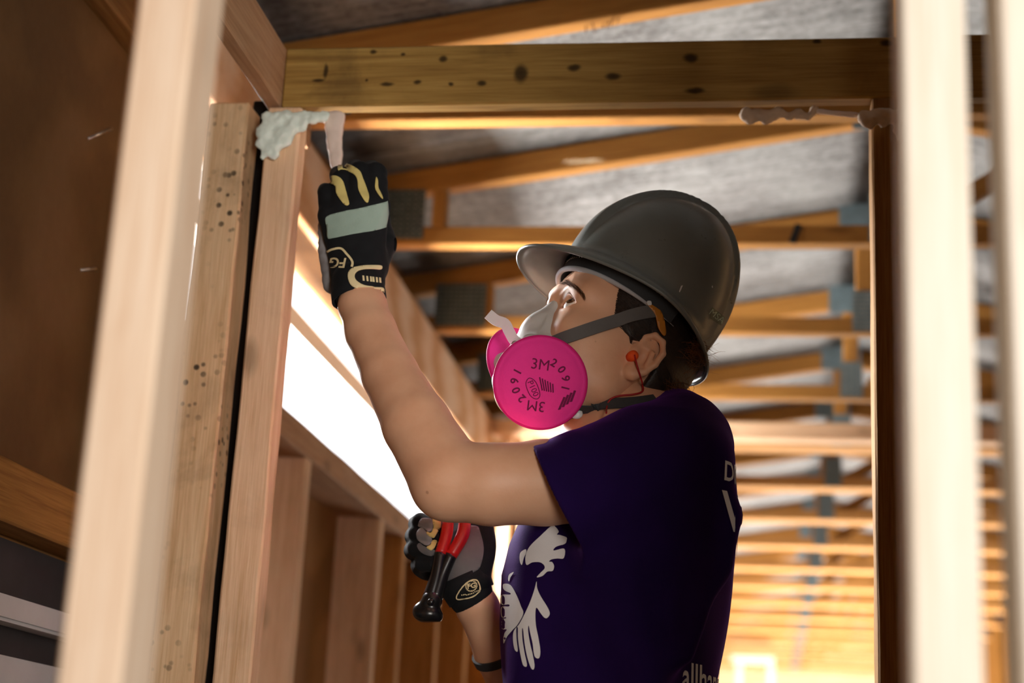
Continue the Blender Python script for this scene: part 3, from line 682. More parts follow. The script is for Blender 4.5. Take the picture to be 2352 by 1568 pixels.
# ears
for s in (1, -1):
    c = mm(-11, 68 * s, 2)
    hf.ell(c + mm(-1, 2 * s, 0), mm(14, 6, 25), 0.006)
    ring = [mm(1, 69 * s, 10), mm(0, 72 * s, 21), mm(-8, 76 * s, 28), mm(-18, 79 * s, 25), mm(-24, 81 * s, 13), mm(-23, 79.5 * s, -2), mm(-18, 75.5 * s, -14), mm(-10, 71 * s, -22)]
    hf.chain(ring, [0.0030, 0.0032, 0.0034, 0.0035, 0.0035, 0.0034, 0.0038, 0.006], 0.005)
    hf.ell(mm(-6, 70 * s, -21), mm(7.5, 5, 8), 0.006)
    hf.ell(mm(-8, 78 * s, -2), mm(8.5, 8.5, 11), 0.004, 's')
    hf.ell(mm(-12, 83.5 * s, 15), mm(8, 6, 8), 0.004, 's')
    hf.cone(mm(-16, 76 * s, -7), mm(-15, 77 * s, 8), 0.0028, 0.0028, 0.004)
    hf.cone(mm(1, 69 * s, -5), mm(2, 69 * s, 2), 0.0045, 0.0045, 0.005)
Vh, Fh = hf.mesh(); Vh = relax(Vh, Fh, 2, 0.4); Vh = hwa(Vh)
# ------------------------------------------------------------------ torso core and arms
def P(px, py, Y): return W(px, py, Y)
def Rm(px, p): return px * pxm(p)
ARM = [(1545, 1085, 1.80, 92), (1400, 1102, 1.765, 94), (1250, 1108, 1.745, 97), (1130, 1112, 1.735, 93), (1034, 1104, 1.735, 92), (957, 975, 1.755, 78), (896, 860, 1.785, 64), (851, 760, 1.812, 58), (832, 700, 1.826, 54), (824, 655, 1.838, 36)]
apt = [P(a, b, c) for a, b, c, d in ARM]; ard = [Rm(d, q) for (a, b, c, d), q in zip(ARM, apt)]
RARM = [(1300, 1560, 2.10, 80), (1240, 1680, 2.08, 72), (1150, 1500, 1.99, 58), (1094, 1388, 1.95, 47), (1078, 1350, 1.945, 34)]
rpt = [P(a, b, c) for a, b, c, d in RARM]; rrd = [Rm(d, q) for (a, b, c, d), q in zip(RARM, rpt)]
sh_r = P(1520, 1060, 2.06)
bf = Field((-0.64, 1.62, 0.60), (0.08, 2.24, 1.72), 0.0038)
bf.ell(P(1440, 1250, 1.92), (0.10, 0.15, 0.22), 0.0)
bf.ell(P(1410, 1650, 1.92), (0.10, 0.14, 0.22), 0.05)
bf.cone(P(1470, 985, 1.90), apt[0], 0.05, ard[0], 0.03); bf.cone(P(1470, 985, 1.90), sh_r, 0.05, 0.05, 0.03)
bf.chain(apt, ard, 0.016); bf.chain([sh_r] + rpt[1:], [0.05] + rrd[1:], 0.02)
bf.cone(hw(nk0), hw(nk1), 0.044, 0.050, 0.015)
Vb, Fb = bf.mesh(); Vb = relax(Vb, Fb, 3, 0.5)
Vall = np.vstack([Vh, Vb]); Fall = np.vstack([Fh, Fb + len(Vh)])
body = from_arr('body', Vall, Fall, M['skin'], person, True)
headbvh = bvh_of((Vh, Fh)); armbvh = bvh_of((Vb, Fb))
# eyes
def ball(name, c, r, mat, parent, seg=24, axes=None, sc=(1, 1, 1)):
    bm = bmesh.new(); bmesh.ops.create_uvsphere(bm, u_segments=seg, v_segments=seg // 2, radius=1)
    A = np.eye(3) if axes is None else axes
    for v in bm.verts: v.co = Vector(np.asarray(c) + A @ (np.array(v.co) * r * np.array(sc)))
    return from_bm(name, bm, mat, parent, True)
def disc_on(name, c, n, R, r, mat, parent, lift):
    """cap of a sphere of radius R around direction n"""
    n = Vector(n).normalized(); u = n.orthogonal().normalized(); w = n.cross(u); V = [tuple(Vector(c) + n * (R + lift))]; Fc = []
    K, S = 6, 28
    for k in range(1, K + 1):
        a = math.asin(r / R) * k / K
        for j in range(S):
            b = 2 * PI * j / S; V.append(tuple(Vector(c) + (n * math.cos(a) + (u * math.cos(b) + w * math.sin(b)) * math.sin(a)) * (R + lift * (1 - 0.5 * k / K))))
    for j in range(S): Fc.append((0, 1 + j, 1 + (j + 1) % S))
    for k in range(K - 1):
        for j in range(S): a = 1 + k * S + j; b = 1 + k * S + (j + 1) % S; Fc.append((a, a + S, b + S, b))
    return from_arr(name, V, Fc, mat, parent, True)
gz = HF * 0.82 + HU * 0.36 + HL * 0.46; gz = gz / np.linalg.norm(gz)
for s in (1, -1):
    c = hw(EYE[s]); eb = ball('eyeball', c, 0.0123, M['sclera'], person, 32)
    disc_on('iris', c, gz, 0.0123, 0.0060, M['iris'], eb, 0.0003); disc_on('pupil', c, gz, 0.0123, 0.0026, M['pupil'], eb, 0.0005)
# eyebrows and lashes: short hairs rooted on the skin
def hairs(name, segs, r, mat, parent, res=3):
    V = []; Fc = []
    for pts in segs:
        pts = [Vector(p) for p in pts]; n = len(pts); o = len(V); t0 = (pts[1] - pts[0]).normalized(); nx = t0.orthogonal().normalized()
        for i, p in enumerate(pts):
            t = (pts[min(i + 1, n - 1)] - pts[max(i - 1, 0)]).normalized(); nx = (nx - t * nx.dot(t)).normalized(); ny = t.cross(nx); rr = r * (1 - 0.75 * i / (n - 1))
            for k in range(res):
                a = 2 * PI * k / res; V.append(tuple(p + (nx * math.cos(a) + ny * math.sin(a)) * rr))
        for i in range(n - 1):
            for k in range(res): a = o + i * res + k; b = o + i * res + (k + 1) % res; Fc.append((a, b, b + res, a + res))
    o = from_arr(name, V, Fc, mat, parent, True); return tag(o, kind='stuff')
def near_skin(p, off=0.0005):
    q, n, i, d = headbvh.find_nearest(Vector(p)); 
    return q + n * off, n
for s in (1, -1):
    S = []; BR = spline([(1277, 652), (1288, 646), (1304, 649), (1322, 658), (1338, 673), (1350, 692)], 40)
    for i in range(300):
        u = random.random(); k = int(u * 34); wd = 6.5 * (1 - 0.6 * u) * min(1, 0.45 + 3 * u); off = random.uniform(-1, 1) * wd; seg = []
        for m in (0, 2, 4, 5):
            a, b = BR[min(39, k + m)]; t_ = BR[min(39, k + m + 1)] - BR[max(0, k + m - 1)]; t_ = t_ / (np.linalg.norm(t_) + 1e-9); r = hit_px(headbvh, a + t_[1] * (off - m * 0.7), b - t_[0] * (off - m * 0.7), 0.0004 + 0.0003 * m)
            if r is not None: seg.append(r[0])
        if len(seg) == 4:
            if s == -1: seg = [Vector(hw(lh(q) * np.array([1, -1, 1]))) for q in seg]
            S.append(seg)
    hairs('eyebrow', S, 0.00017, M['brow'], person)
    S = []
    for i in range(34):
        l = -0.95 + 1.9 * i / 33; e = EYE[s]; up = 0.0088 * (1 - l * l) - 0.0010 * l
        o_ = Vector(hw(e + np.array([0.05, 0.001 * s + l * 0.0158 * s, up + 0.0012]))); h_ = headbvh.ray_cast(o_, Vector(-HF)); q = h_[0] if h_[0] is not None else o_
        d = Vector(HR @ np.array([0.8, 0.25 * l * s, 0.35])).normalized(); S.append([q, q + d * 0.004, q + d * 0.006 + Vector(HU) * 0.0018])
    hairs('eyelashes', S, 0.00014, M['brow'], person)

# ------------------------------------------------------------------ hair
gf = Field(mm(-135, -92, -105), mm(100, 92, 142), 0.002)
gf.ell(mm(0, 0, 42), mm(88.5, 76, 87))
gf.ell(mm(-34, 0, -4), mm(36, 58, 40), 0.03)
gf.ell(mm(-30, 0, -36), mm(20, 42, 26), 0.015)
gf.plane(mm(40, 0, 0), (1, 0, -0.42), 0.004)
gf.put(lambda x, y, z: np.where(z < 0.012, x - (-0.028) - 0.0 * z, x - 0.2) + 0 * y, mm(-140, -95, -110), mm(105, 95, 12), 0.004, 'i')
for s in (1, -1): gf.cone(mm(20, 66 * s, 24), mm(10, 66.5 * s, 9), 0.006, 0.003, 0.008)
Vg, Fg = gf.mesh(); Vg = relax(Vg, Fg, 2, 0.4)
hair = from_arr('hair', hwa(Vg), Fg, M['hair'], person, True)
S = []
def curl(px, py, Y, px2, py2, Y2, n, spread, mat_r=0.0003):
    out = []
    for i in range(n):
        a = P(px + random.gauss(0, spread), py + random.gauss(0, spread), Y + random.gauss(0, 0.008)); b = P(px2 + random.gauss(0, spread * 1.6), py2 + random.gauss(0, spread * 1.6), Y2 + random.gauss(0, 0.012))
        m = (a + b) / 2 + np.array([random.gauss(0, 0.008), random.gauss(0, 0.008), random.gauss(0.004, 0.008)]); out.append([tuple(q) for q in spline([a, m, b], 7)])
    return out
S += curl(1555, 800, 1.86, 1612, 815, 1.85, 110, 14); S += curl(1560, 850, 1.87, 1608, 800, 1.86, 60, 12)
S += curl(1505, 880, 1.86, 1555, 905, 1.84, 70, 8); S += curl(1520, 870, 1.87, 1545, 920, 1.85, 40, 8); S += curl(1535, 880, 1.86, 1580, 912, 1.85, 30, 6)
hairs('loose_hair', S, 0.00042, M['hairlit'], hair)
hairb = bvh_of((hwa(Vg), Fg)); S = []
for i in range(900):
    z0 = random.uniform(-5, 95); f0 = 40 + 0.42 * z0 + random.uniform(-4, 3) if z0 > 12 else random.uniform(-30, -26); seg = []; q = mm(f0, 90, z0); dz = random.uniform(-0.55, -0.25)
    for k in range(8):
        w = hw(q + mm(-k * 8.5, 0, k * 8.5 * dz)); h = hairb.find_nearest(Vector(w)); seg.append(h[0] + h[1] * (0.0006 + 0.0004 * random.random()))
    S.append(seg)
hairs('combed_hair', S, 0.00045, M['hair'], hair)

# ------------------------------------------------------------------ t-shirt
ROWS = [(912, 1530, 1572, .045), (936, 1510, 1618, .085), (968, 1465, 1645, .12), (1008, 1390, 1668, .15), (1050, 1315, 1682, .17), (1100, 1285, 1688, .175), (1150, 1255, 1692, .175), (1210, 1212, 1692, .172), (1280, 1178, 1688, .168),
        (1340, 1160, 1682, .165), (1450, 1158, 1664, .163), (1568, 1165, 1645, .163), (1750, 1180, 1640, .168), (1950, 1190, 1650, .172)]
YT = 1.925
_z = np.array([W((a + b) / 2, y, YT)[2] for y, a, b, w in ROWS]); _f = np.array([W(a, y, YT)[0] for y, a, b, w in ROWS]); _b = np.array([W(b, y, YT)[0] for y, a, b, w in ROWS]); _w = np.array([w for *_, w in ROWS])
_o = np.argsort(_z); zz_, ff_, bb_, ww_ = _z[_o], _f[_o], _b[_o], _w[_o]
tf = Field((-0.36, 1.60, 0.80), (0.06, 2.16, 1.52), 0.0027)
def torso(x, y, z):
    zq = z.ravel(); f = np.interp(zq, zz_, ff_).reshape(z.shape); b = np.interp(zq, zz_, bb_).reshape(z.shape); w = np.interp(zq, zz_, ww_).reshape(z.shape)
    cx = (f + b) / 2; a = (b - f) / 2; q = (np.abs((x - cx) / a) ** 2.3 + np.abs((y - YT - 0.10 * (x - cx)) / w) ** 2.3) ** (1 / 2.3)
    return np.maximum((q - 1) * np.minimum(a, w), (z - zz_[-1]))
tf.put(torso, (-0.34, 1.70, 0.84), (0.05, 2.15, zz_[-1] + 0.01), 0.0)
tf.plane((0, 0, 0.86), (0, 0, -1), 0.0)
SA, SB = P(1560, 1066, 1.80), P(1270, 1158, 1.745)
tf.cone(P(1525, 985, 1.90), P(1578, 1020, 1.84), 0.028, 0.048, 0.03)
tf.cone(P(1490, 1020, 1.94), P(1500, 1060, 2.06), 0.045, 0.062, 0.035)
# sleeve: a hollow cone hanging off the raised arm, cut along its tilted hem
sf = Field((-0.36, 1.60, 0.80), (0.06, 2.16, 1.52), 0.0027)
sf.cone(SA, SB, Rm(122, SA), Rm(148, SB), 0.0); sf.cone(P(1330, 1058, 1.75), P(1520, 1030, 1.80), 0.024, 0.036, 0.03)
h0, h1 = P(1214, 1006, 1.75), P(1358, 1306, 1.75); hd = (h1 - h0) / np.linalg.norm(h1 - h0); hn = np.cross(hd, np.array([0.0, 1.0, 0.0])); hn = hn if hn[0] < 0 else -hn
sf.plane(h0, hn, 0.002)
SA2 = SB + (SA - SB) * 0.55
sf.cone(SA2, SB + (SB - SA) * 0.25, Rm(104, SA), Rm(136, SB), 0.002, 's')
tf.D = smin(tf.D, sf.D, 0.022)
# hollow neck opening
tf.cone(hw(nk0), hw(nk1) + np.array([0, 0, 0.03]), 0.054, 0.057, 0.004, 's')
# soft folds
for a, b, r in ((P(1672, 1190, 1.80), P(1575, 1500, 1.775), 0.010), (P(1420, 1283, 1.765), P(1560, 1200, 1.79), 0.012), (P(1600, 1060, 1.79), P(1640, 1300, 1.80), 0.010), (P(1390, 1300, 1.77), P(1480, 1560, 1.765), 0.012), (P(1255, 1230, 1.80), P(1215, 1560, 1.80), 0.010)):
    tf.cone(a, b, r, r * 0.6, 0.05)
Vt, Ft = tf.mesh(); Vt = relax(Vt, Ft, 6, 0.5); Nt = vnormals(Vt, Ft)
amp = np.array([mnoise.noise(Vector((p[0] * 16 + p[2] * 6, p[1] * 16, p[2] * 5))) for p in Vt]); Vt = Vt + Nt * (amp * 0.0042)[:, None]
shirt = from_arr('t_shirt', Vt, Ft, M['shirt'], person, True); tag(shirt, 'purple cotton t-shirt with white hand prints')
shirtbvh = bvh_of((Vt, Ft))
def c3(L): return [(880 + a * 0.273, 1140 + b * 0.273) for a, b in L]
PR = [[(1420, 248), (1330, 330), (1240, 420), (1205, 500), (1212, 575), (1260, 555), (1320, 553), (1355, 575), (1362, 605), (1330, 640), (1297, 680), (1345, 668), (1385, 632), (1430, 625), (1442, 585), (1425, 552), (1400, 548), (1420, 530), (1470, 522), (1525, 518), (1530, 440), (1440, 455), (1450, 430), (1480, 415), (1535, 400), (1548, 370), (1545, 345), (1490, 325), (1465, 320), (1480, 295), (1450, 255)],
      [(1205, 445), (1165, 470), (1155, 510), (1160, 555), (1175, 575), (1190, 520), (1210, 470)], [(1105, 635), (1070, 655), (1060, 690), (1068, 715), (1080, 680), (1100, 650)],
      [(1022, 735), (1080, 745), (1130, 830), (1165, 920), (1185, 985), (1140, 1075), (1100, 1120), (1050, 1180), (1025, 1235), (1020, 1200), (1030, 1150), (1048, 1118), (1010, 1112), (1008, 1035), (1040, 1025), (1040, 1015), (1005, 1012), (1003, 930), (1065, 925), (1065, 908), (1003, 905), (1003, 830), (1075, 825), (1078, 812), (1040, 795), (1018, 770)],
      [(1295, 715), (1300, 770), (1330, 840), (1385, 930), (1405, 985), (1385, 1020), (1360, 1020), (1330, 985), (1293, 935), (1285, 1000), (1290, 1090), (1310, 1190), (1325, 1290), (1320, 1350), (1300, 1362), (1275, 1335), (1262, 1240), (1240, 1140), (1230, 1085), (1225, 1130), (1240, 1230), (1265, 1340), (1278, 1420), (1268, 1455), (1245, 1435), (1215, 1340), (1195, 1230), (1183, 1120), (1175, 1115), (1178, 1200), (1195, 1310), (1215, 1410), (1205, 1432), (1180, 1410), (1158, 1310), (1142, 1200), (1140, 1105), (1128, 1110), (1130, 1200), (1140, 1290), (1130, 1305), (1112, 1280), (1100, 1200), (1108, 1130), (1150, 1075), (1190, 1000), (1240, 890), (1275, 790)]]
for L in PR: decal('hand_print', c3(L), shirtbvh, M['print'], shirt, 0.0012, 7.0)
# lettering on the back of the shirt: wrapped round the back from the side
def wrap_text(name, body, size, px, py, ang):
    """letters start at a spot on the back of the shirt and run round it towards the far shoulder"""
    V, F = text2d(body, 1.0, 0.012); x0 = min(v[0] for v in V); r = hit_px(shirtbvh, px, py); start = r[0]; vv = []
    # walk around the torso at constant height
    ctr = Vector((-0.14, YT, 0)); path = {}
    def at(s, dz):
        z = start.z + dz; a0 = math.atan2(start.y - ctr.y, start.x - ctr.x); acc = 0; a = a0; prev = None; q = None
        key = round(dz, 3)
        if key not in path:
            L = []
            for k in range(90):
                a = a0 + k * 0.03; d = Vector((math.cos(a), math.sin(a), 0)); h = shirtbvh.ray_cast(Vector((ctr.x, ctr.y, z)) + d * 0.5, -d)
                if h[0] is None: continue
                p = h[0] + d * 0.0015
                if prev is not None: acc += (p - prev).length
                prev = p; L.append((acc, p))
            path[key] = L
        L = path[key]
        for i in range(len(L) - 1):
            if L[i + 1][0] >= s: t = (s - L[i][0]) / (L[i + 1][0] - L[i][0] + 1e-9); return L[i][1].lerp(L[i + 1][1], t)
        return L[-1][1]
    P3 = [tuple(at((v[0] - x0) * size, v[1] * size + (v[0] - x0) * size * ang)) for v in V]
    return from_arr(name, P3, F, M['print'], shirt, True)
wrap_text('back_lettering', 'DISASTER', 0.030, 1663, 1082, 0.0); wrap_text('back_lettering', 'VOLUNTEER', 0.060, 1653, 1176, 0.0); wrap_text('back_lettering', 'allhands', 0.040, 1566, 1553, 0.0)
# trousers and boots below the picture
lf = Field((-0.34, 1.70, 0.04), (0.02, 2.15, 1.02), 0.007)
lf.ell((-0.155, 1.92, 0.93), (0.12, 0.165, 0.10))
for s in (-1, 1):
    lf.cone((-0.155, 1.92 + 0.085 * s, 0.88), (-0.16, 1.92 + 0.10 * s, 0.50), 0.085, 0.062, 0.03); lf.cone((-0.16, 1.92 + 0.10 * s, 0.50), (-0.14, 1.92 + 0.11 * s, 0.10), 0.062, 0.058, 0.02)
Vl, Fl = lf.mesh(); from_arr('trousers', relax(Vl, Fl, 2), Fl, M['trouser'], person)
for s in (-1, 1):
    kf = Field((-0.34, 1.70, -0.01), (-0.04, 2.16, 0.2), 0.005); c = np.array([-0.15, 1.92 + 0.11 * s, 0.05])
    kf.ell(c, (0.06, 0.048, 0.055)); kf.cone(c + [-0.03, 0, -0.01], c + [-0.12, 0.01 * s, -0.02], 0.042, 0.036, 0.02); kf.cone(c, c + [0.01, 0, 0.09], 0.05, 0.05, 0.02); kf.plane((0, 0, 0.0), (0, 0, -1), 0)
    Vk, Fk = kf.mesh(); from_arr('boot', Vk, Fk, M['boot'], person)
# wristband
ribp = [rpt[2] + (rpt[3] - rpt[2]) * 0.05]; ax_ = Vector(rpt[3] - rpt[2]).normalized(); u_ = ax_.orthogonal().normalized(); w_ = ax_.cross(u_)
ring = [Vector(ribp[0]) + (u_ * math.cos(a) + w_ * math.sin(a)) * (rrd[2] + 0.001) for a in np.linspace(0, 2 * PI, 33)]; nr = [(q - Vector(ribp[0])).normalized()[:] for q in ring]
ribbon('wristband', ring, nr, 0.010, 0.003, M['strapd'], person)
# ------------------------------------------------------------------ raised glove (back of the hand to the camera)
def c2(L): return [(640 + a * 0.2424, 340 + b * 0.2424) for a, b in L]
g1 = Field(P(690, 720, 1.80) - np.array([0.01, 0.0, 0.02]), P(930, 345, 1.93) + np.array([0.01, 0.0, 0.02]), 0.0016)
kp = [(757, 496, 1.834), (790, 484, 1.829), (828, 476, 1.828), (868, 474, 1.832)]; wp = [(795, 640, 1.838), (812, 640, 1.834), (834, 640, 1.834), (852, 640, 1.838)]
KP = [P(*k) for k in kp]; WP = [P(*k) for k in wp]; m_ = pxm(KP[1])
for i in range(4): g1.cone(WP[i], KP[i], 27 * m_, 26 * m_, 0.016)
g1.cone(P(822, 668, 1.834), P(820, 630, 1.838), 56 * m_, 54 * m_, 0.012)
FG = [[(757, 496, 1.834), (752, 444, 1.842), (747, 440, 1.872), (752, 470, 1.885)], [(790, 484, 1.829), (786, 412, 1.838), (778, 402, 1.872), (782, 440, 1.888)], [(828, 476, 1.828), (826, 396, 1.838), (816, 388, 1.872), (820, 430, 1.888)], [(868, 474, 1.832), (864, 398, 1.842), (854, 390, 1.874), (856, 430, 1.888)]]
for i, f in enumerate(FG):
    r = [(23, 22, 19, 17), (25, 24, 21, 18), (26, 25, 22, 19), (26, 25, 22, 19)][i]; g1.chain([P(*q) for q in f], [x * m_ for x in r], 0.006)
g1.chain([P(862, 610, 1.85), P(884, 560, 1.872), P(872, 505, 1.892), P(838, 470, 1.900)], [x * m_ for x in (30, 27, 24, 20)], 0.012)
Vq, Fq = g1.mesh(); Vq = relax(Vq, Fq, 2, 0.45)
Nq = vnormals(Vq, Fq); Vq = Vq + Nq * np.array([0.0007 * mnoise.noise(Vector(p) * 90) for p in Vq])[:, None]
gl = from_arr('raised_glove', Vq, Fq, M['glove'], person); tag(gl, 'black work glove with grey-green band and yellow trim')
# stretch cuff
cuff = tube('cuff', [P(822, 628, 1.838), P(820, 648, 1.836), P(823, 672, 1.833), P(825, 690, 1.832)], [57 * m_, 60 * m_, 62 * m_, 62 * m_], M['glove'], gl, 40, False); s = cuff.modifiers.new('s', 'SOLIDIFY'); s.thickness = 0.0025; s.offset = -1
mw_ = [np.array([v.co[:] for v in cuff.data.vertices]), np.array([list(q.vertices) for q in cuff.data.polygons])]
glb = bvh_of((Vq, Fq), mw_)
pf = Field(P(690, 720, 1.80) - np.array([0.01, 0.0, 0.02]), P(930, 345, 1.93) + np.array([0.01, 0.0, 0.02]), 0.002)
pf.chain([P(768, 650, 1.852), P(757, 580, 1.853), P(752, 505, 1.853)], [x * m_ for x in (26, 26, 22)], 0.0); pf.cone(P(800, 640, 1.86), P(800, 500, 1.862), 26 * m_, 26 * m_, 0.01); pf.cone(P(840, 640, 1.86), P(845, 500, 1.862), 26 * m_, 26 * m_, 0.01)
Vp, Fp = pf.mesh(); Vp = relax(Vp, Fp, 2); Np = vnormals(Vp, Fp); Vp = Vp + Np * np.array([0.0016 * mnoise.noise(Vector((p[0] * 60, p[1] * 60, p[2] * 150))) for p in Vp])[:, None]
from_arr('leather_palm', Vp, Fp, M['palm'], gl)
decal('knuckle_band', c2([(455, 655), (600, 605), (800, 565), (1000, 515), (1025, 510), (1032, 590), (1030, 640), (1012, 735), (1000, 755), (900, 785), (720, 815), (520, 855), (470, 850), (462, 750)]), glb, M['teal'], gl, 0.0012, 5, 0.0012)
for L in ([(485, 300), (520, 265), (570, 275), (610, 320), (635, 400), (660, 480), (672, 530), (650, 548), (615, 530), (570, 470), (550, 420), (545, 370), (520, 345), (490, 330)],
          [(570, 160), (640, 150), (720, 180), (775, 230), (800, 300), (835, 390), (858, 460), (848, 515), (820, 510), (780, 450), (755, 390), (745, 300), (715, 250), (660, 220), (600, 205), (565, 215)],
          [(925, 280), (940, 310), (945, 380), (970, 440), (985, 485), (960, 465), (930, 420), (915, 380), (918, 320)]):
    decal('finger_gusset', c2(L), glb, M['yellow'], gl, 0.0012, 4, 0.0015)
decal('cuff_tab', c2([(960, 1115), (850, 1115), (760, 1125), (690, 1150), (660, 1200), (670, 1270), (710, 1320), (800, 1350), (900, 1375), (980, 1385), (980, 1330), (900, 1320), (800, 1300), (740, 1260), (722, 1215), (745, 1175), (800, 1155), (880, 1150), (960, 1152)]), glb, M['cream'], gl, 0.0014, 4, 0.0015)
for x in (800, 835, 868, 890, 922, 952): decal('tab_mark', c2([(x - 9, 1212 + (x - 800) * 0.12), (x + 9, 1214 + (x - 800) * 0.12), (x + 14, 1262 + (x - 800) * 0.12), (x - 5, 1260 + (x - 800) * 0.12)]), glb, M['cream'], gl, 0.0014, 4, 0, False)
stroke('emblem_line', c2([(445, 1030), (470, 985), (520, 960), (595, 955), (650, 1010), (690, 1060), (702, 1095), (695, 1130)]), 5.0, glb, M['cream'], gl, 0.0014)
text_decal('emblem_letters', 'FG', 32, 640 + 565 * 0.2424, 340 + 1085 * 0.2424, 183, glb, M['cream'], gl, 0.0014, 0.02, 1.0, 0.15)

# ------------------------------------------------------------------ lower glove (palm to the camera) holding the pincers
g2 = Field(P(900, 1420, 1.88) - np.array([0.01, 0.0, 0.01]), P(1170, 1150, 2.0) + np.array([0.02, 0.0, 0.02]), 0.0018)
n_ = pxm(P(1050, 1270, 1.94))
g2.ell(P(1078, 1262, 1.945), (60 * n_, 0.018, 66 * n_), 0.0); g2.ell(P(1108, 1240, 1.95), (28 * n_, 0.016, 62 * n_), 0.01)
for i, (y, dx) in enumerate(((1196, 8), (1224, 0), (1256, -2), (1290, 14))):
    g2.chain([P(1050, y + 22, 1.955), P(985 + dx * 0.5, y + 16, 1.972), P(952 + dx, y + 8, 1.955), P(958 + dx, y + 2, 1.925), P(990 + dx * 0.5, y + 6, 1.915)], [x * n_ for x in (26, 24, 22, 20, 18)], 0.006)
g2.cone(P(1050, 1300, 1.945), P(985, 1310, 1.955), 30 * n_, 22 * n_, 0.012)
g2.cone(P(1070, 1300, 1.94), P(1080, 1365, 1.945), 52 * n_, 52 * n_, 0.015)
Vr, Fr = g2.mesh(); Vr = relax(Vr, Fr, 2, 0.45)
gr = from_arr('lower_glove', Vr, Fr, M['glove'], person); tag(gr, 'black glove with grey leather palm closed round the pincers'); grb = bvh_of((Vr, Fr))
decal('leather_palm', c3([(535, 470), (640, 330), (700, 260), (790, 255), (815, 300), (838, 400), (838, 480), (810, 590), (770, 630), (650, 690), (525, 715), (515, 690), (545, 600)]), grb, M['palm_dark'], gr, 0.0012, 6, 0.0012)
decal('finger_palm', c3([(290, 420), (330, 470), (420, 500), (435, 470), (430, 450), (350, 420), (310, 395)]), grb, M['palm_dark'], gr, 0.0012, 5)
decal('fingertip_pad', c3([(330, 190), (300, 250), (340, 270), (380, 300), (412, 290), (420, 240), (410, 195)]), grb, M['palm'], gr, 0.0014, 4, 0.001)
decal('fingertip_pad', c3([(290, 300), (290, 345), (310, 385), (365, 415), (400, 400), (412, 360), (385, 320), (330, 268)]), grb, M['palm'], gr, 0.0014, 4, 0.001)
decal('fingertip_trim', c3([(415, 195), (422, 250), (405, 305), (370, 300), (380, 325), (420, 345), (445, 310), (468, 270), (475, 215), (440, 195)]), grb, M['yellow'], gr, 0.0016, 4, 0.001)
decal('fingertip_trim', c3([(412, 365), (400, 410), (370, 428), (400, 452), (425, 435), (440, 400), (445, 365)]), grb, M['yellow'], gr, 0.0016, 4, 0.001)
cq = tube('cuff', [P(1062, 1322, 1.942), P(1072, 1345, 1.944), P(1084, 1368, 1.946)], [62 * n_, 60 * n_, 57 * n_], M['glove'], gr, 40, False); s = cq.modifiers.new('s', 'SOLIDIFY'); s.thickness = 0.0025
cub = []; dgm = cq.data; cub = bvh_of((Vr, Fr), (np.array([v.co[:] for v in dgm.vertices]), np.array([list(p.vertices) for p in dgm.polygons])))
stroke('badge_outline', c3([(630, 852), (648, 790), (700, 726), (748, 702), (782, 712), (804, 765), (800, 800), (755, 838), (700, 854)]), 2.6, cub, M['cream'], cq, 0.004, True)
V, F = stroke_poly([(880 + (738 + math.cos(a) * (38 + 8 * (k % 2))) * 0.273, 1140 + (752 + math.sin(a) * (38 + 8 * (k % 2))) * 0.273) for k, a in enumerate(np.linspace(0, 2 * PI, 40, endpoint=False))], 2.2, True); proj_mesh('badge_mane', V, F, cub, 0.004, M['cream'], cq)
text_decal('badge_letters', 'FG', 15, 880 + 740 * 0.273, 1140 + 752 * 0.273, -8, cub, M['cream'], cq, 0.004, 0.03)
for k in range(11): 
    x = 665 + k * 12.5; y = 822 - 30 * (k / 10) ** 1.5 + (6 if 2 < k < 8 else 0); decal('badge_script', c3([(x, y - 4), (x + 8, y - 5), (x + 8, y + 5), (x, y + 5)]), cub, M['cream'], cq, 0.004, 3, 0, False)
# pincers
pc = empty('pincers', tuple(P(1000, 1380, 1.905))); tag(pc, 'black steel pincers with red grips held in the lower glove', 'pincers')
def Tb(name, L, rad, mat, Y): 
    pts = spline([P(a, b, Y if len(q) == 0 else q[0]) for a, b, *q in L], 14); rr = np.interp(np.linspace(0, 1, 14), np.linspace(0, 1, len(rad)), rad) * n_; return tube(name, pts, list(rr), mat, pc, 14)
Tb('grip', [(1032, 1170, 1.915), (1026, 1225, 1.912), (1012, 1272, 1.908)], (12, 14, 14), M['red'], 1.91)
Tb('grip', [(1068, 1170, 1.918), (1064, 1225, 1.914), (1036, 1276, 1.910)], (13, 15, 14), M['red'], 1.91)
Tb('handle', [(1012, 1270, 1.908), (1004, 1320, 1.906), (990, 1372, 1.905)], (14, 15, 19), M['tool'], 1.905)
Tb('handle', [(1036, 1274, 1.910), (1016, 1320, 1.908), (1000, 1372, 1.905)], (14, 15, 17), M['tool'], 1.905)
tfd = Field(P(930, 1450, 1.87), P(1040, 1330, 1.94), 0.0014)
tfd.ell(P(992, 1378, 1.905), (22 * n_, 0.012, 24 * n_)); tfd.cone(P(992, 1385, 1.905), P(964, 1402, 1.905), 16 * n_, 12 * n_, 0.008); tfd.cone(P(964, 1400, 1.905), P(1004, 1416, 1.905), 13 * n_, 13 * n_, 0.006); tfd.ell(P(982, 1410, 1.905), (32 * n_, 0.013, 20 * n_), 0.004)
cpn = P(980, 1428, 1.905); tfd.plane(cpn, (0.05, 0, -1), 0.001)
Vx, Fx = tfd.mesh(); from_arr('jaws', relax(Vx, Fx, 1), Fx, M['tool'], pc)
ball('rivet', P(990, 1382, 1.893), 0.0045, M['tool'], pc, 16)
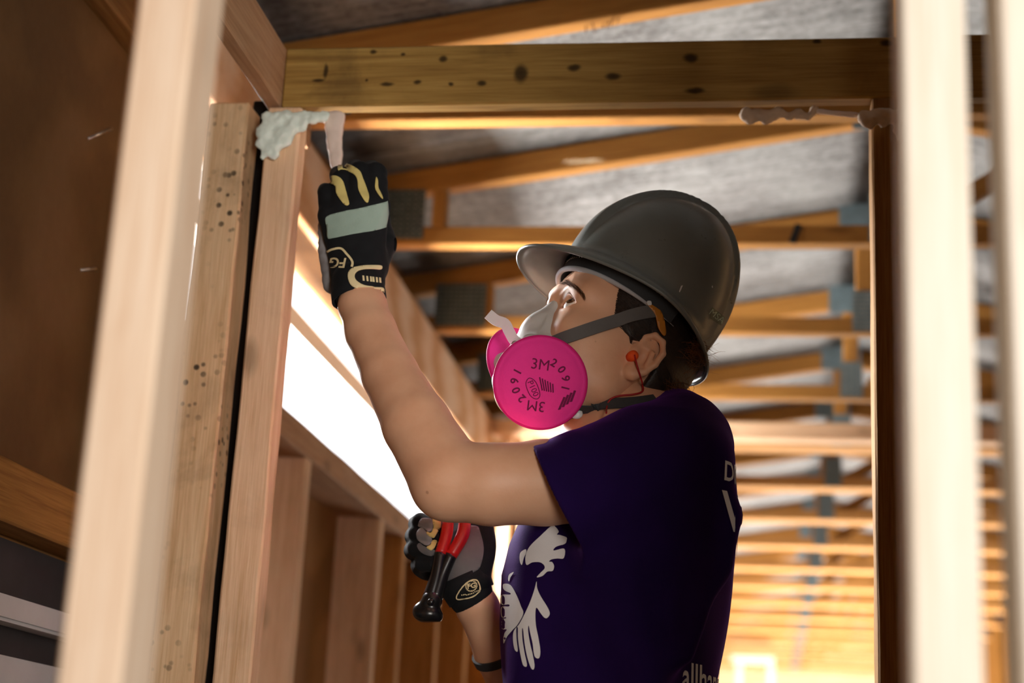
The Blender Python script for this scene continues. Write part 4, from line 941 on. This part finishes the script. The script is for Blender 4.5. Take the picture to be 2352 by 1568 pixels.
# ------------------------------------------------------------------ hard hat
hh = empty('hard_hat', tuple(hw(mm(0, 0, 70)))); tag(hh, 'scuffed grey hard hat with a central ridge worn tilted back', 'hard hat')
HT = math.radians(4.0)                      # tilt of the hat against the head
_p = math.radians(21); _h0 = np.array([-math.cos(_p), -math.sin(_p), 0.0]); _t = THE + HT
hatF = _h0 * math.cos(_t) + np.array([0, 0, math.sin(_t)]); hatU = -_h0 * math.sin(_t) + np.array([0, 0, math.cos(_t)]); hatL = np.cross(hatU, hatF); hatR = np.array([hatF, hatL, hatU]).T
hatO = hw(mm(5, 0, 79))
def hat_w(p): return hatO + hatR @ (np.array(p) * 0.975)
def hat_pts(lift=0.0, shell=0.0):
    NT_, NP, NB = 120, 30, 12; V = []
    for i in range(NP + NB + 1):
        for j in range(NT_):
            th = 2 * PI * j / NT_; c, s = math.cos(th), math.sin(th)
            af = 0.111 if c > 0 else 0.095; bl = 0.100
            rad = 1 / math.sqrt((c / af) ** 2 + (s / bl) ** 2)
            if i <= NP:
                ph = (i / NP) * PI / 2; q = math.sin(ph) ** 0.96; u = 0.155 * math.cos(ph) ** 0.93; r = rad * q
                l = r * s; f = r * c
                w = 0.026 + 0.008 * (i / NP); e = 1 - min(1, max(0, (abs(l) - w * 0.80) / (w * 0.20))); e = e * e * (3 - 2 * e)
                fade = 1 - max(0, (i / NP - 0.72) / 0.28) ** 1.5; b = 0.0085 * e * fade * (1 if (c > 0 or q < 0.5) else 1)
                nrm = np.array([f / af ** 2, l / bl ** 2, u / 0.155 ** 2]); nrm = nrm / (np.linalg.norm(nrm) + 1e-9); p = np.array([f, l, u - 0.020 * max(0, -c) ** 2 * (i / NP) ** 2.5]) + nrm * b
            else:
                k = (i - NP) / NB; fr = max(0, c); wv = 0.011 + 0.037 * fr ** 2.2 + 0.006 * max(0, -c) ** 2; r = rad + wv * k
                drop = -0.010 * k * (0.4 + 0.6 * abs(s)) - 0.026 * fr ** 2 * k ** 1.4 + 0.003 * (1 - abs(s)) * k - 0.020 * max(0, -c) ** 2
                lipz = -0.004 * max(0, (k - 0.8) / 0.2) if k > 0.8 else 0
                p = np.array([r * c, r * s * (1 - 0.10 * fr * k), drop + lipz])
            V.append(hat_w(p))
    F = [(i * NT_ + j, (i + 1) * NT_ + j, (i + 1) * NT_ + (j + 1) % NT_, i * NT_ + (j + 1) % NT_) for i in range(NP + NB) for j in range(NT_)]
    return V, F
Vc, Fc = hat_pts(); shell = from_arr('shell', Vc, Fc, M['hat'], hh)
sm = shell.modifiers.new('s', 'SOLIDIFY'); sm.thickness = 0.0026; sm.offset = -1
hatb = bvh_of((np.array(Vc), np.array(Fc)))
# rolled rim
rimp = [hat_w((lambda th: (lambda c, s: (lambda rad, wv: np.array([(rad + wv) * c, (rad + wv) * s * (1 - 0.10 * max(0, c)), -0.010 * (0.4 + 0.6 * abs(s)) - 0.026 * max(0, c) ** 2 + 0.003 * (1 - abs(s)) - 0.004 - 0.020 * max(0, -c) ** 2]))(1 / math.sqrt((c / (0.111 if c > 0 else 0.095)) ** 2 + (s / 0.100) ** 2), 0.011 + 0.037 * max(0, c) ** 2.2 + 0.006 * max(0, -c) ** 2))(math.cos(th), math.sin(th)))(a)) for a in np.linspace(0, 2 * PI, 121)]
tube('rim', rimp, 0.0022, M['hat'], hh, 8, False)
# suspension: sweatband, headband, straps and ratchet
def ring_band(name, a_, b, u0, wd, th, mat, n=72, a0=0.0, a1=2 * PI, df=0.0, tilt=0.0, ab=None):
    a = lambda q: a_ if (ab is None or math.cos(q) > 0) else ab
    pts = [hat_w((a(q) * math.cos(q) + df, b * math.sin(q), u0 + tilt * math.cos(q))) for q in np.linspace(a0, a1, n)]; nr = [(hatR @ np.array([math.cos(q) / a(q), math.sin(q) / b, 0])).tolist() for q in np.linspace(a0, a1, n)]
    return ribbon(name, pts, nr, wd, th, mat, hh)
ring_band('sweatband', 0.1050, 0.0845, -0.012, 0.026, 0.003, M['strapd'], a0=-1.85, a1=1.85, df=-0.003, tilt=0.002)
tube('sweat_pad', [hat_w((0.1075 * math.cos(q) - 0.003, 0.0860 * math.sin(q), -0.025 + 0.002 * math.cos(q))) for q in np.linspace(-1.9, 1.9, 60)], [0.0032 * max(0.12, 1 - (abs(q) / 1.9) ** 4) for q in np.linspace(-1.9, 1.9, 60)], M['sweat'], hh, 10)
for q in np.linspace(-1.2, 1.8, 56): box_ = ball('stitch', hat_w((0.1083 * math.cos(q) - 0.003, 0.0878 * math.sin(q), -0.006)), 0.0007, M['maskw'], hh, 6)
ring_band('headband', 0.1020, 0.0835, 0.008, 0.020, 0.002, M['hatin'], df=-0.002, ab=0.088)
ring_band('nape_strap', 0.086, 0.080, -0.036, 0.026, 0.003, M['hatin'], a0=PI - 1.35, a1=PI + 1.35, df=-0.004, tilt=0.022)
for q in (0.75, 2.3, PI + 0.85, 2 * PI - 0.75):
    p0 = np.array([0.094 * math.cos(q), 0.086 * math.sin(q), -0.008]); p1 = np.array([0.088 * math.cos(q), 0.090 * math.sin(q), 0.014]); ribbon('suspension_tab', [hat_w(p0), hat_w((p0 + p1) / 2), hat_w(p1)], (hatR @ np.array([math.cos(q), math.sin(q), 0])).tolist(), 0.022, 0.003, M['hatin'], hh)
for q in (0.0, PI / 3, 2 * PI / 3):
    pts = [hat_w((0.084 * math.cos(q) * math.sin(t), 0.084 * math.sin(q) * math.sin(t), 0.004 + 0.092 * math.cos(t))) for t in np.linspace(-PI / 2, PI / 2, 20)]; nr = [(hatR @ np.array([math.cos(q) * math.sin(t), math.sin(q) * math.sin(t), math.cos(t) + 0.05])).tolist() for t in np.linspace(-PI / 2, PI / 2, 20)]
    ribbon('crown_strap', pts, nr, 0.02, 0.0015, M['hatin'], hh)
ball('ratchet_knob', hat_w((-0.092, 0, -0.050)), 0.015, M['hatin'], hh, 20, hatR, (0.5, 1, 1))
M['logo'] = plain('pale_green_print', (0.45, 0.60, 0.48), 0.5, 0.3, 0, 0.1)
M['sticker'] = plain('grey_green_sticker', (0.10, 0.13, 0.11), 0.5, 0.3, 0, 0.15)
def c1(L): return [(1050 + a * 0.4144, 400 + b * 0.4144) for a, b in L]
decal('logo_sticker', c1([(1412, 735), (1482, 790), (1460, 838), (1395, 795)]), hatb, M['sticker'], hh, 0.0004, 5, 0, False)
text_decal('logo_letters', 'MSA', 21, 1050 + 1437 * 0.4144, 400 + 787 * 0.4144, 38, hatb, M['logo'], hh, 0.0008, 0.008)
for L in ([(1228, 650), (1240, 618), (1250, 616), (1240, 640), (1232, 655)], [(1195, 785), (1207, 760), (1216, 758), (1212, 775), (1200, 790)], [(1408, 620), (1414, 616), (1416, 628), (1410, 630)]):
    decal('paint_nick', c1(L), hatb, M['maskw'], hh, 0.0006, 3, 0, False)
# ------------------------------------------------------------------ respirator
rs = empty('respirator', tuple(hw(mm(120, 0, -40)))); tag(rs, 'half-mask respirator with two magenta round filters on the face', 'respirator')
mf = Field(mm(48, -62, -125), mm(175, 62, 45), 0.0016)
# seal that hugs the face, then the cup in front of it
mf.cone(mm(86, 0, 24), mm(80, 0, -14), 0.008, 0.025, 0.0); mf.cone(mm(80, 0, -14), mm(68, 0, -62), 0.025, 0.046, 0.012)
sl, g = mf._sub(mf.lo, mf.lo + mf.h * mf.n)
def face_d(x, y, z):
    def ix(v, k): f = np.clip((v - hf.lo[k]) / hf.h, 0, hf.n[k] - 1.001); i0 = f.astype(int); return i0, f - i0
    (a, u), (b, v), (c, w) = ix(x, 0), ix(y, 1), ix(z, 2); D = hf.D
    return sum(D[a + i, b + j, c + k] * (u if i else 1 - u) * (v if j else 1 - v) * (w if k else 1 - w) for i in (0, 1) for j in (0, 1) for k in (0, 1))
fd_ = face_d(*g); mf.D = np.maximum(mf.D, fd_ - 0.0045).astype(np.float32)
mf.cone(mm(88, 0, 22), mm(89, 0, -14), 0.009, 0.015, 0.006); mf.cone(mm(89, 0, -14), mm(80, 0, -62), 0.017, 0.028, 0.014); mf.ell(mm(72, 0, -50), mm(28, 46, 46), 0.014)
for s in (1, -1): mf.cone(mm(84, 26 * s, -45), mm(96, 42 * s, -52), 0.015, 0.014, 0.012)
mf.D = np.maximum(mf.D, -(fd_ + 0.002)).astype(np.float32)
Vm, Fm = mf.mesh(); Vm = relax(Vm, Fm, 2); facep = from_arr('facepiece', hwa(Vm), Fm, M['mask'], rs)
mfb = bvh_of((hwa(Vm), Fm), (Vh, Fh))
def filter_pad(c, n, up, r=0.0505):
    """round fibre pad: two bulged faces with a stitched flange"""
    n = Vector(n).normalized(); up = Vector(up); x = (up - n * up.dot(n)).normalized(); y = n.cross(x); c = Vector(c)
    prof = [(0.0, 0.0085), (0.2, 0.0084), (0.4, 0.0080), (0.6, 0.0072), (0.78, 0.0060), (0.89, 0.0045), (0.93, 0.0030), (0.955, 0.0028), (1.0, 0.0022), (1.015, 0.0), (1.0, -0.0022), (0.95, -0.0030), (0.9, -0.0055), (0.7, -0.0080), (0.4, -0.0090), (0.0, -0.0095)]
    S = 72; V = []; F = []
    for k, (q, h) in enumerate(prof):
        for j in range(S):
            a = 2 * PI * j / S; wob = 1 + 0.004 * math.sin(7 * a) + 0.003 * math.sin(13 * a + 1); V.append(tuple(c + (x * math.cos(a) + y * math.sin(a)) * r * q * wob + n * h))
    for k in range(len(prof) - 1):
        for j in range(S): F.append((k * S + j, k * S + (j + 1) % S, (k + 1) * S + (j + 1) % S, (k + 1) * S + j))
    return V, F, x, y, n, c
fc = P(1241, 878, 1.775); fl_ = lh(fc)
nl = np.array([0.16, 0.92, -0.34]); nl /= np.linalg.norm(nl)
for s in (1, -1):
    cl = fl_ if s == 1 else lh(P(1200, 846, 1.885)); nn = nl * np.array([1, s, 1]); V, F, x, y, n, c = filter_pad(hw(cl), HR @ nn, HU)
    pad = from_arr('filter', V, F, M['pink'], rs); fb = bvh_of((np.array(V), np.array(F)))
    tag(pad, 'near magenta filter pad with black stamped lettering' if s == 1 else 'far magenta filter pad behind the near one')
    tube('stitched_rim', [tuple(c + (x * math.cos(a) + y * math.sin(a)) * 0.0512 ) for a in np.linspace(0, 2 * PI, 73)], 0.0019, M['pinkd'], pad, 8, False)
    tube('bayonet_mount', [tuple(c - n * 0.006), tuple(c - n * 0.022)], [0.021, 0.019], M['mask'], rs, 28)
    if s == 1:
        cx, cy, ux, uy = 1241, 878, 104, 93
        def ring_text(body, ang, rad, size, sp):
            m = len(body)
            for i, ch in enumerate(body):
                a = math.radians(ang + (i - (m - 1) / 2) * sp); px, py = cx + math.sin(a) * ux * rad, cy - math.cos(a) * uy * rad; text_decal('stamped_letter', ch, size, px, py, math.degrees(a), fb, M['ink'], pad, 0.0006, 0.02)
        text_decal('stamped_letter', '3M', 35, 1241, 838, 8, fb, M['ink'], pad, 0.0006, 0.012); ring_text('2091', 68, 0.56, 26, 24)
        text_decal('stamped_letter', '3M', 34, 1231, 931, 187, fb, M['ink'], pad, 0.0006, 0.012); ring_text('2091', 262, 0.56, 26, 24)
        text_decal('stamped_letter', 'P100', 19, 1224, 892, 66, fb, M['ink'], pad, 0.0006, 0.0); stroke('stamped_oval', [(1216 + 9 * 0, 868), (1231, 878), (1240, 905), (1233, 916), (1218, 908), (1208, 882)], 1.8, fb, M['ink'], pad, 0.0006, True)
        for k in range(6):
            x0 = 1238 + k * 6; decal('stamp_smudge', [(x0, 866 + k * 3), (x0 + 3, 866 + k * 3), (x0 + 9 - k, 896 + k), (x0 + 6 - k, 897 + k)], fb, M['ink'], pad, 0.0005, 4, 0, False)
        for k in range(4): decal('stamp_bar', [(1281 + k * 9, 941 - k * 6), (1287 + k * 9, 940 - k * 6), (1299 + k * 8, 912 - k * 5), (1294 + k * 8, 911 - k * 5)], fb, M['ink'], pad, 0.0006, 4, 0, False)
# head straps
def strap(name, L, w, mat, bv, off=0.0022, n=40):
    Q = spline(L, n); pts = []; nr = []
    for a, b in Q:
        r = hit_px(bv, a, b, off)
        if r is not None: pts.append(r[0]); nr.append(r[1])
    for _ in range(4):
        for i in range(1, len(pts) - 1): pts[i] = pts[i].lerp((pts[i - 1] + pts[i + 1]) / 2, 0.5); nr[i] = (nr[i] * 0.5 + nr[i - 1] * 0.25 + nr[i + 1] * 0.25).normalized()
    return ribbon(name, pts, [tuple(q) for q in nr], w, 0.0016, mat, rs)
strap('head_strap', [(1268, 792), (1300, 778), (1360, 757), (1420, 738), (1470, 722), (1512, 716)], 0.0150, M['strap'], bvh_of((Vh, Fh), (hwa(Vg), Fg)), 0.004)
strap('neck_strap', [(1318, 936), (1360, 933), (1410, 931), (1460, 928), (1505, 922)], 0.0150, M['strapd'], bvh_of((Vh, Fh), (hwa(Vg), Fg), (Vb, Fb)), 0.003)
ck = hit_px(headbvh, 1322, 940, 0.006)
if ck: bb = ball('strap_clip', ck[0], 0.006, M['maskw'], rs, 12, np.eye(3), (1.2, 0.6, 1.0))
# strap tail curling off the front of the mask
tl = [(1122, 722, 1.80), (1140, 736, 1.80), (1160, 744, 1.80), (1170, 762, 1.80), (1184, 784, 1.80), (1212, 796, 1.80)]
pts = spline([P(*q) for q in tl], 26); nr = [(0.05, -1.0, -0.1)] * 26
ribbon('strap_tail', pts, nr, [0.0125] * 26, 0.0028, M['maskw'], rs)
tube('cradle_arm', spline([P(1182, 790, 1.80), P(1205, 800, 1.785), P(1240, 796, 1.775), P(1275, 790, 1.775)], 12), 0.0045, M['mask'], rs, 10)
# amber head-cradle piece above the ear
hb2 = bvh_of((Vh, Fh), (hwa(Vg), Fg))
decal('head_cradle', [(1463, 672), (1490, 690), (1515, 722), (1524, 760), (1520, 772), (1508, 755), (1500, 725), (1480, 700)], hb2, M['tab'], rs, 0.005, 5, 0.002)
decal('cradle_stud', [(1482, 698), (1490, 698), (1491, 706), (1483, 706)], hb2, M['maskw'], rs, 0.0075, 3)
# ------------------------------------------------------------------ earplug
ep = empty('earplug', tuple(P(1452, 816, 1.81))); tag(ep, 'orange foam earplug with red cord in the ear', 'earplug')
er = hit_px(headbvh, 1452, 818, 0.001); ec = er[0]
d = Vector(-HL) * -1
tube('foam_plug', [tuple(ec - d * 0.006), tuple(ec + d * 0.001), tuple(ec + d * 0.005), tuple(ec + d * 0.0065)], [0.0055, 0.0062, 0.0058, 0.003], M['orange'], ep, 16)
cpts = [tuple(ec + d * 0.006)]; cordb = bvh_of((Vh, Fh), (Vt, Ft), (Vb, Fb))
for a, b in ((1462, 850), (1470, 868), (1473, 890), (1474, 906), (1455, 913), (1425, 916), (1405, 924), (1397, 942), (1396, 958)):
    r = hit_px(cordb, a, b, 0.005); cpts.append(tuple(r[0]) if r else cpts[-1])
tube('cord', spline(cpts, 60), 0.0011, M['cord'], ep, 6)
# ------------------------------------------------------------------ spray foam left on the framing
def foam(name, label, blobs, mat, Y, step=0.0022, rough=0.004, fy=0.6):
    pts = [(P(a, b, Y), r * pxm(P(a, b, Y))) for a, b, r in blobs]; lo = np.min([p - r for p, r in pts], 0) - 0.01; hi = np.max([p + r for p, r in pts], 0) + 0.01
    f = Field(lo, hi, step)
    for p, r in pts: f.ell(p, (r, r * fy, r), 0.006)
    V, F = f.mesh(); V = relax(V, F, 1); N = vnormals(V, F); V = V + N * np.array([rough * mnoise.fractal(Vector(p) * 55, 1.0, 2.0, 4) for p in V])[:, None]
    o = from_arr(name, V, F, mat, None); return tag(o, label, 'spray foam', 'leftover spray foam')
foam('spray_foam', 'pale mint spray foam in the corner on top of the door post', [(612 + 22 * k, 268 + (k % 2) * 4, 15) for k in range(7)] + [(612, 300, 22), (640, 300, 24), (668, 298, 20), (615, 335, 20), (640, 325, 18), (628, 352, 14), (604, 360, 9), (690, 290, 16), (660, 322, 14), (599, 330, 9), (598, 300, 10)], M['mintfoam'], 1.975, fy=0.45)
foam('caulk_strip', 'pinkish hanging foam strip just above the raised glove', [(748 + 9 * k, 268, 11) for k in range(5)] + [(768 - 0 * k + 0.5 * k, 285 + 14 * k, 20 - 1.2 * k) for k in range(8)], M['pinkfoam'], 1.99, rough=0.002, fy=0.3)
foam('spray_foam', 'tan foam drips under the middle right of the header', [(1715 + 14 * k, 262 + 6 * math.sin(k * 2.1), 14 - 0.5 * k) for k in range(12)] + [(1722, 278, 8), (1755, 282, 7), (1735, 276, 7)], M['tanfoam'], 2.0, fy=0.6)
foam('spray_foam', 'tan foam lump on top of the dark door post', [(1985 + 13 * k, 268 + 4 * math.sin(k * 1.7), 16) for k in range(9)] + [(1995, 288, 12), (2062, 300, 14), (2070, 320, 9), (2030, 284, 10)], M['tanfoam'], 1.975, fy=0.5)
foam('caulk_strip', 'thin white caulk bead under the header near the dark post', [(1880 + 9 * k, 256 + 0.9 * k, 5) for k in range(11)], M['pinkfoam'], 1.985, 0.0012, 0.0008, 0.8)

# wisp of fibre caught on the rafter behind the hat
fw = hairs('fibre_wisp', FIBRES, 0.0005, M['fibre'], None); fw['kind'] = 'thing'; tag(fw, 'pale wisp of fibre caught on the rafter above the hard hat', 'fibre')
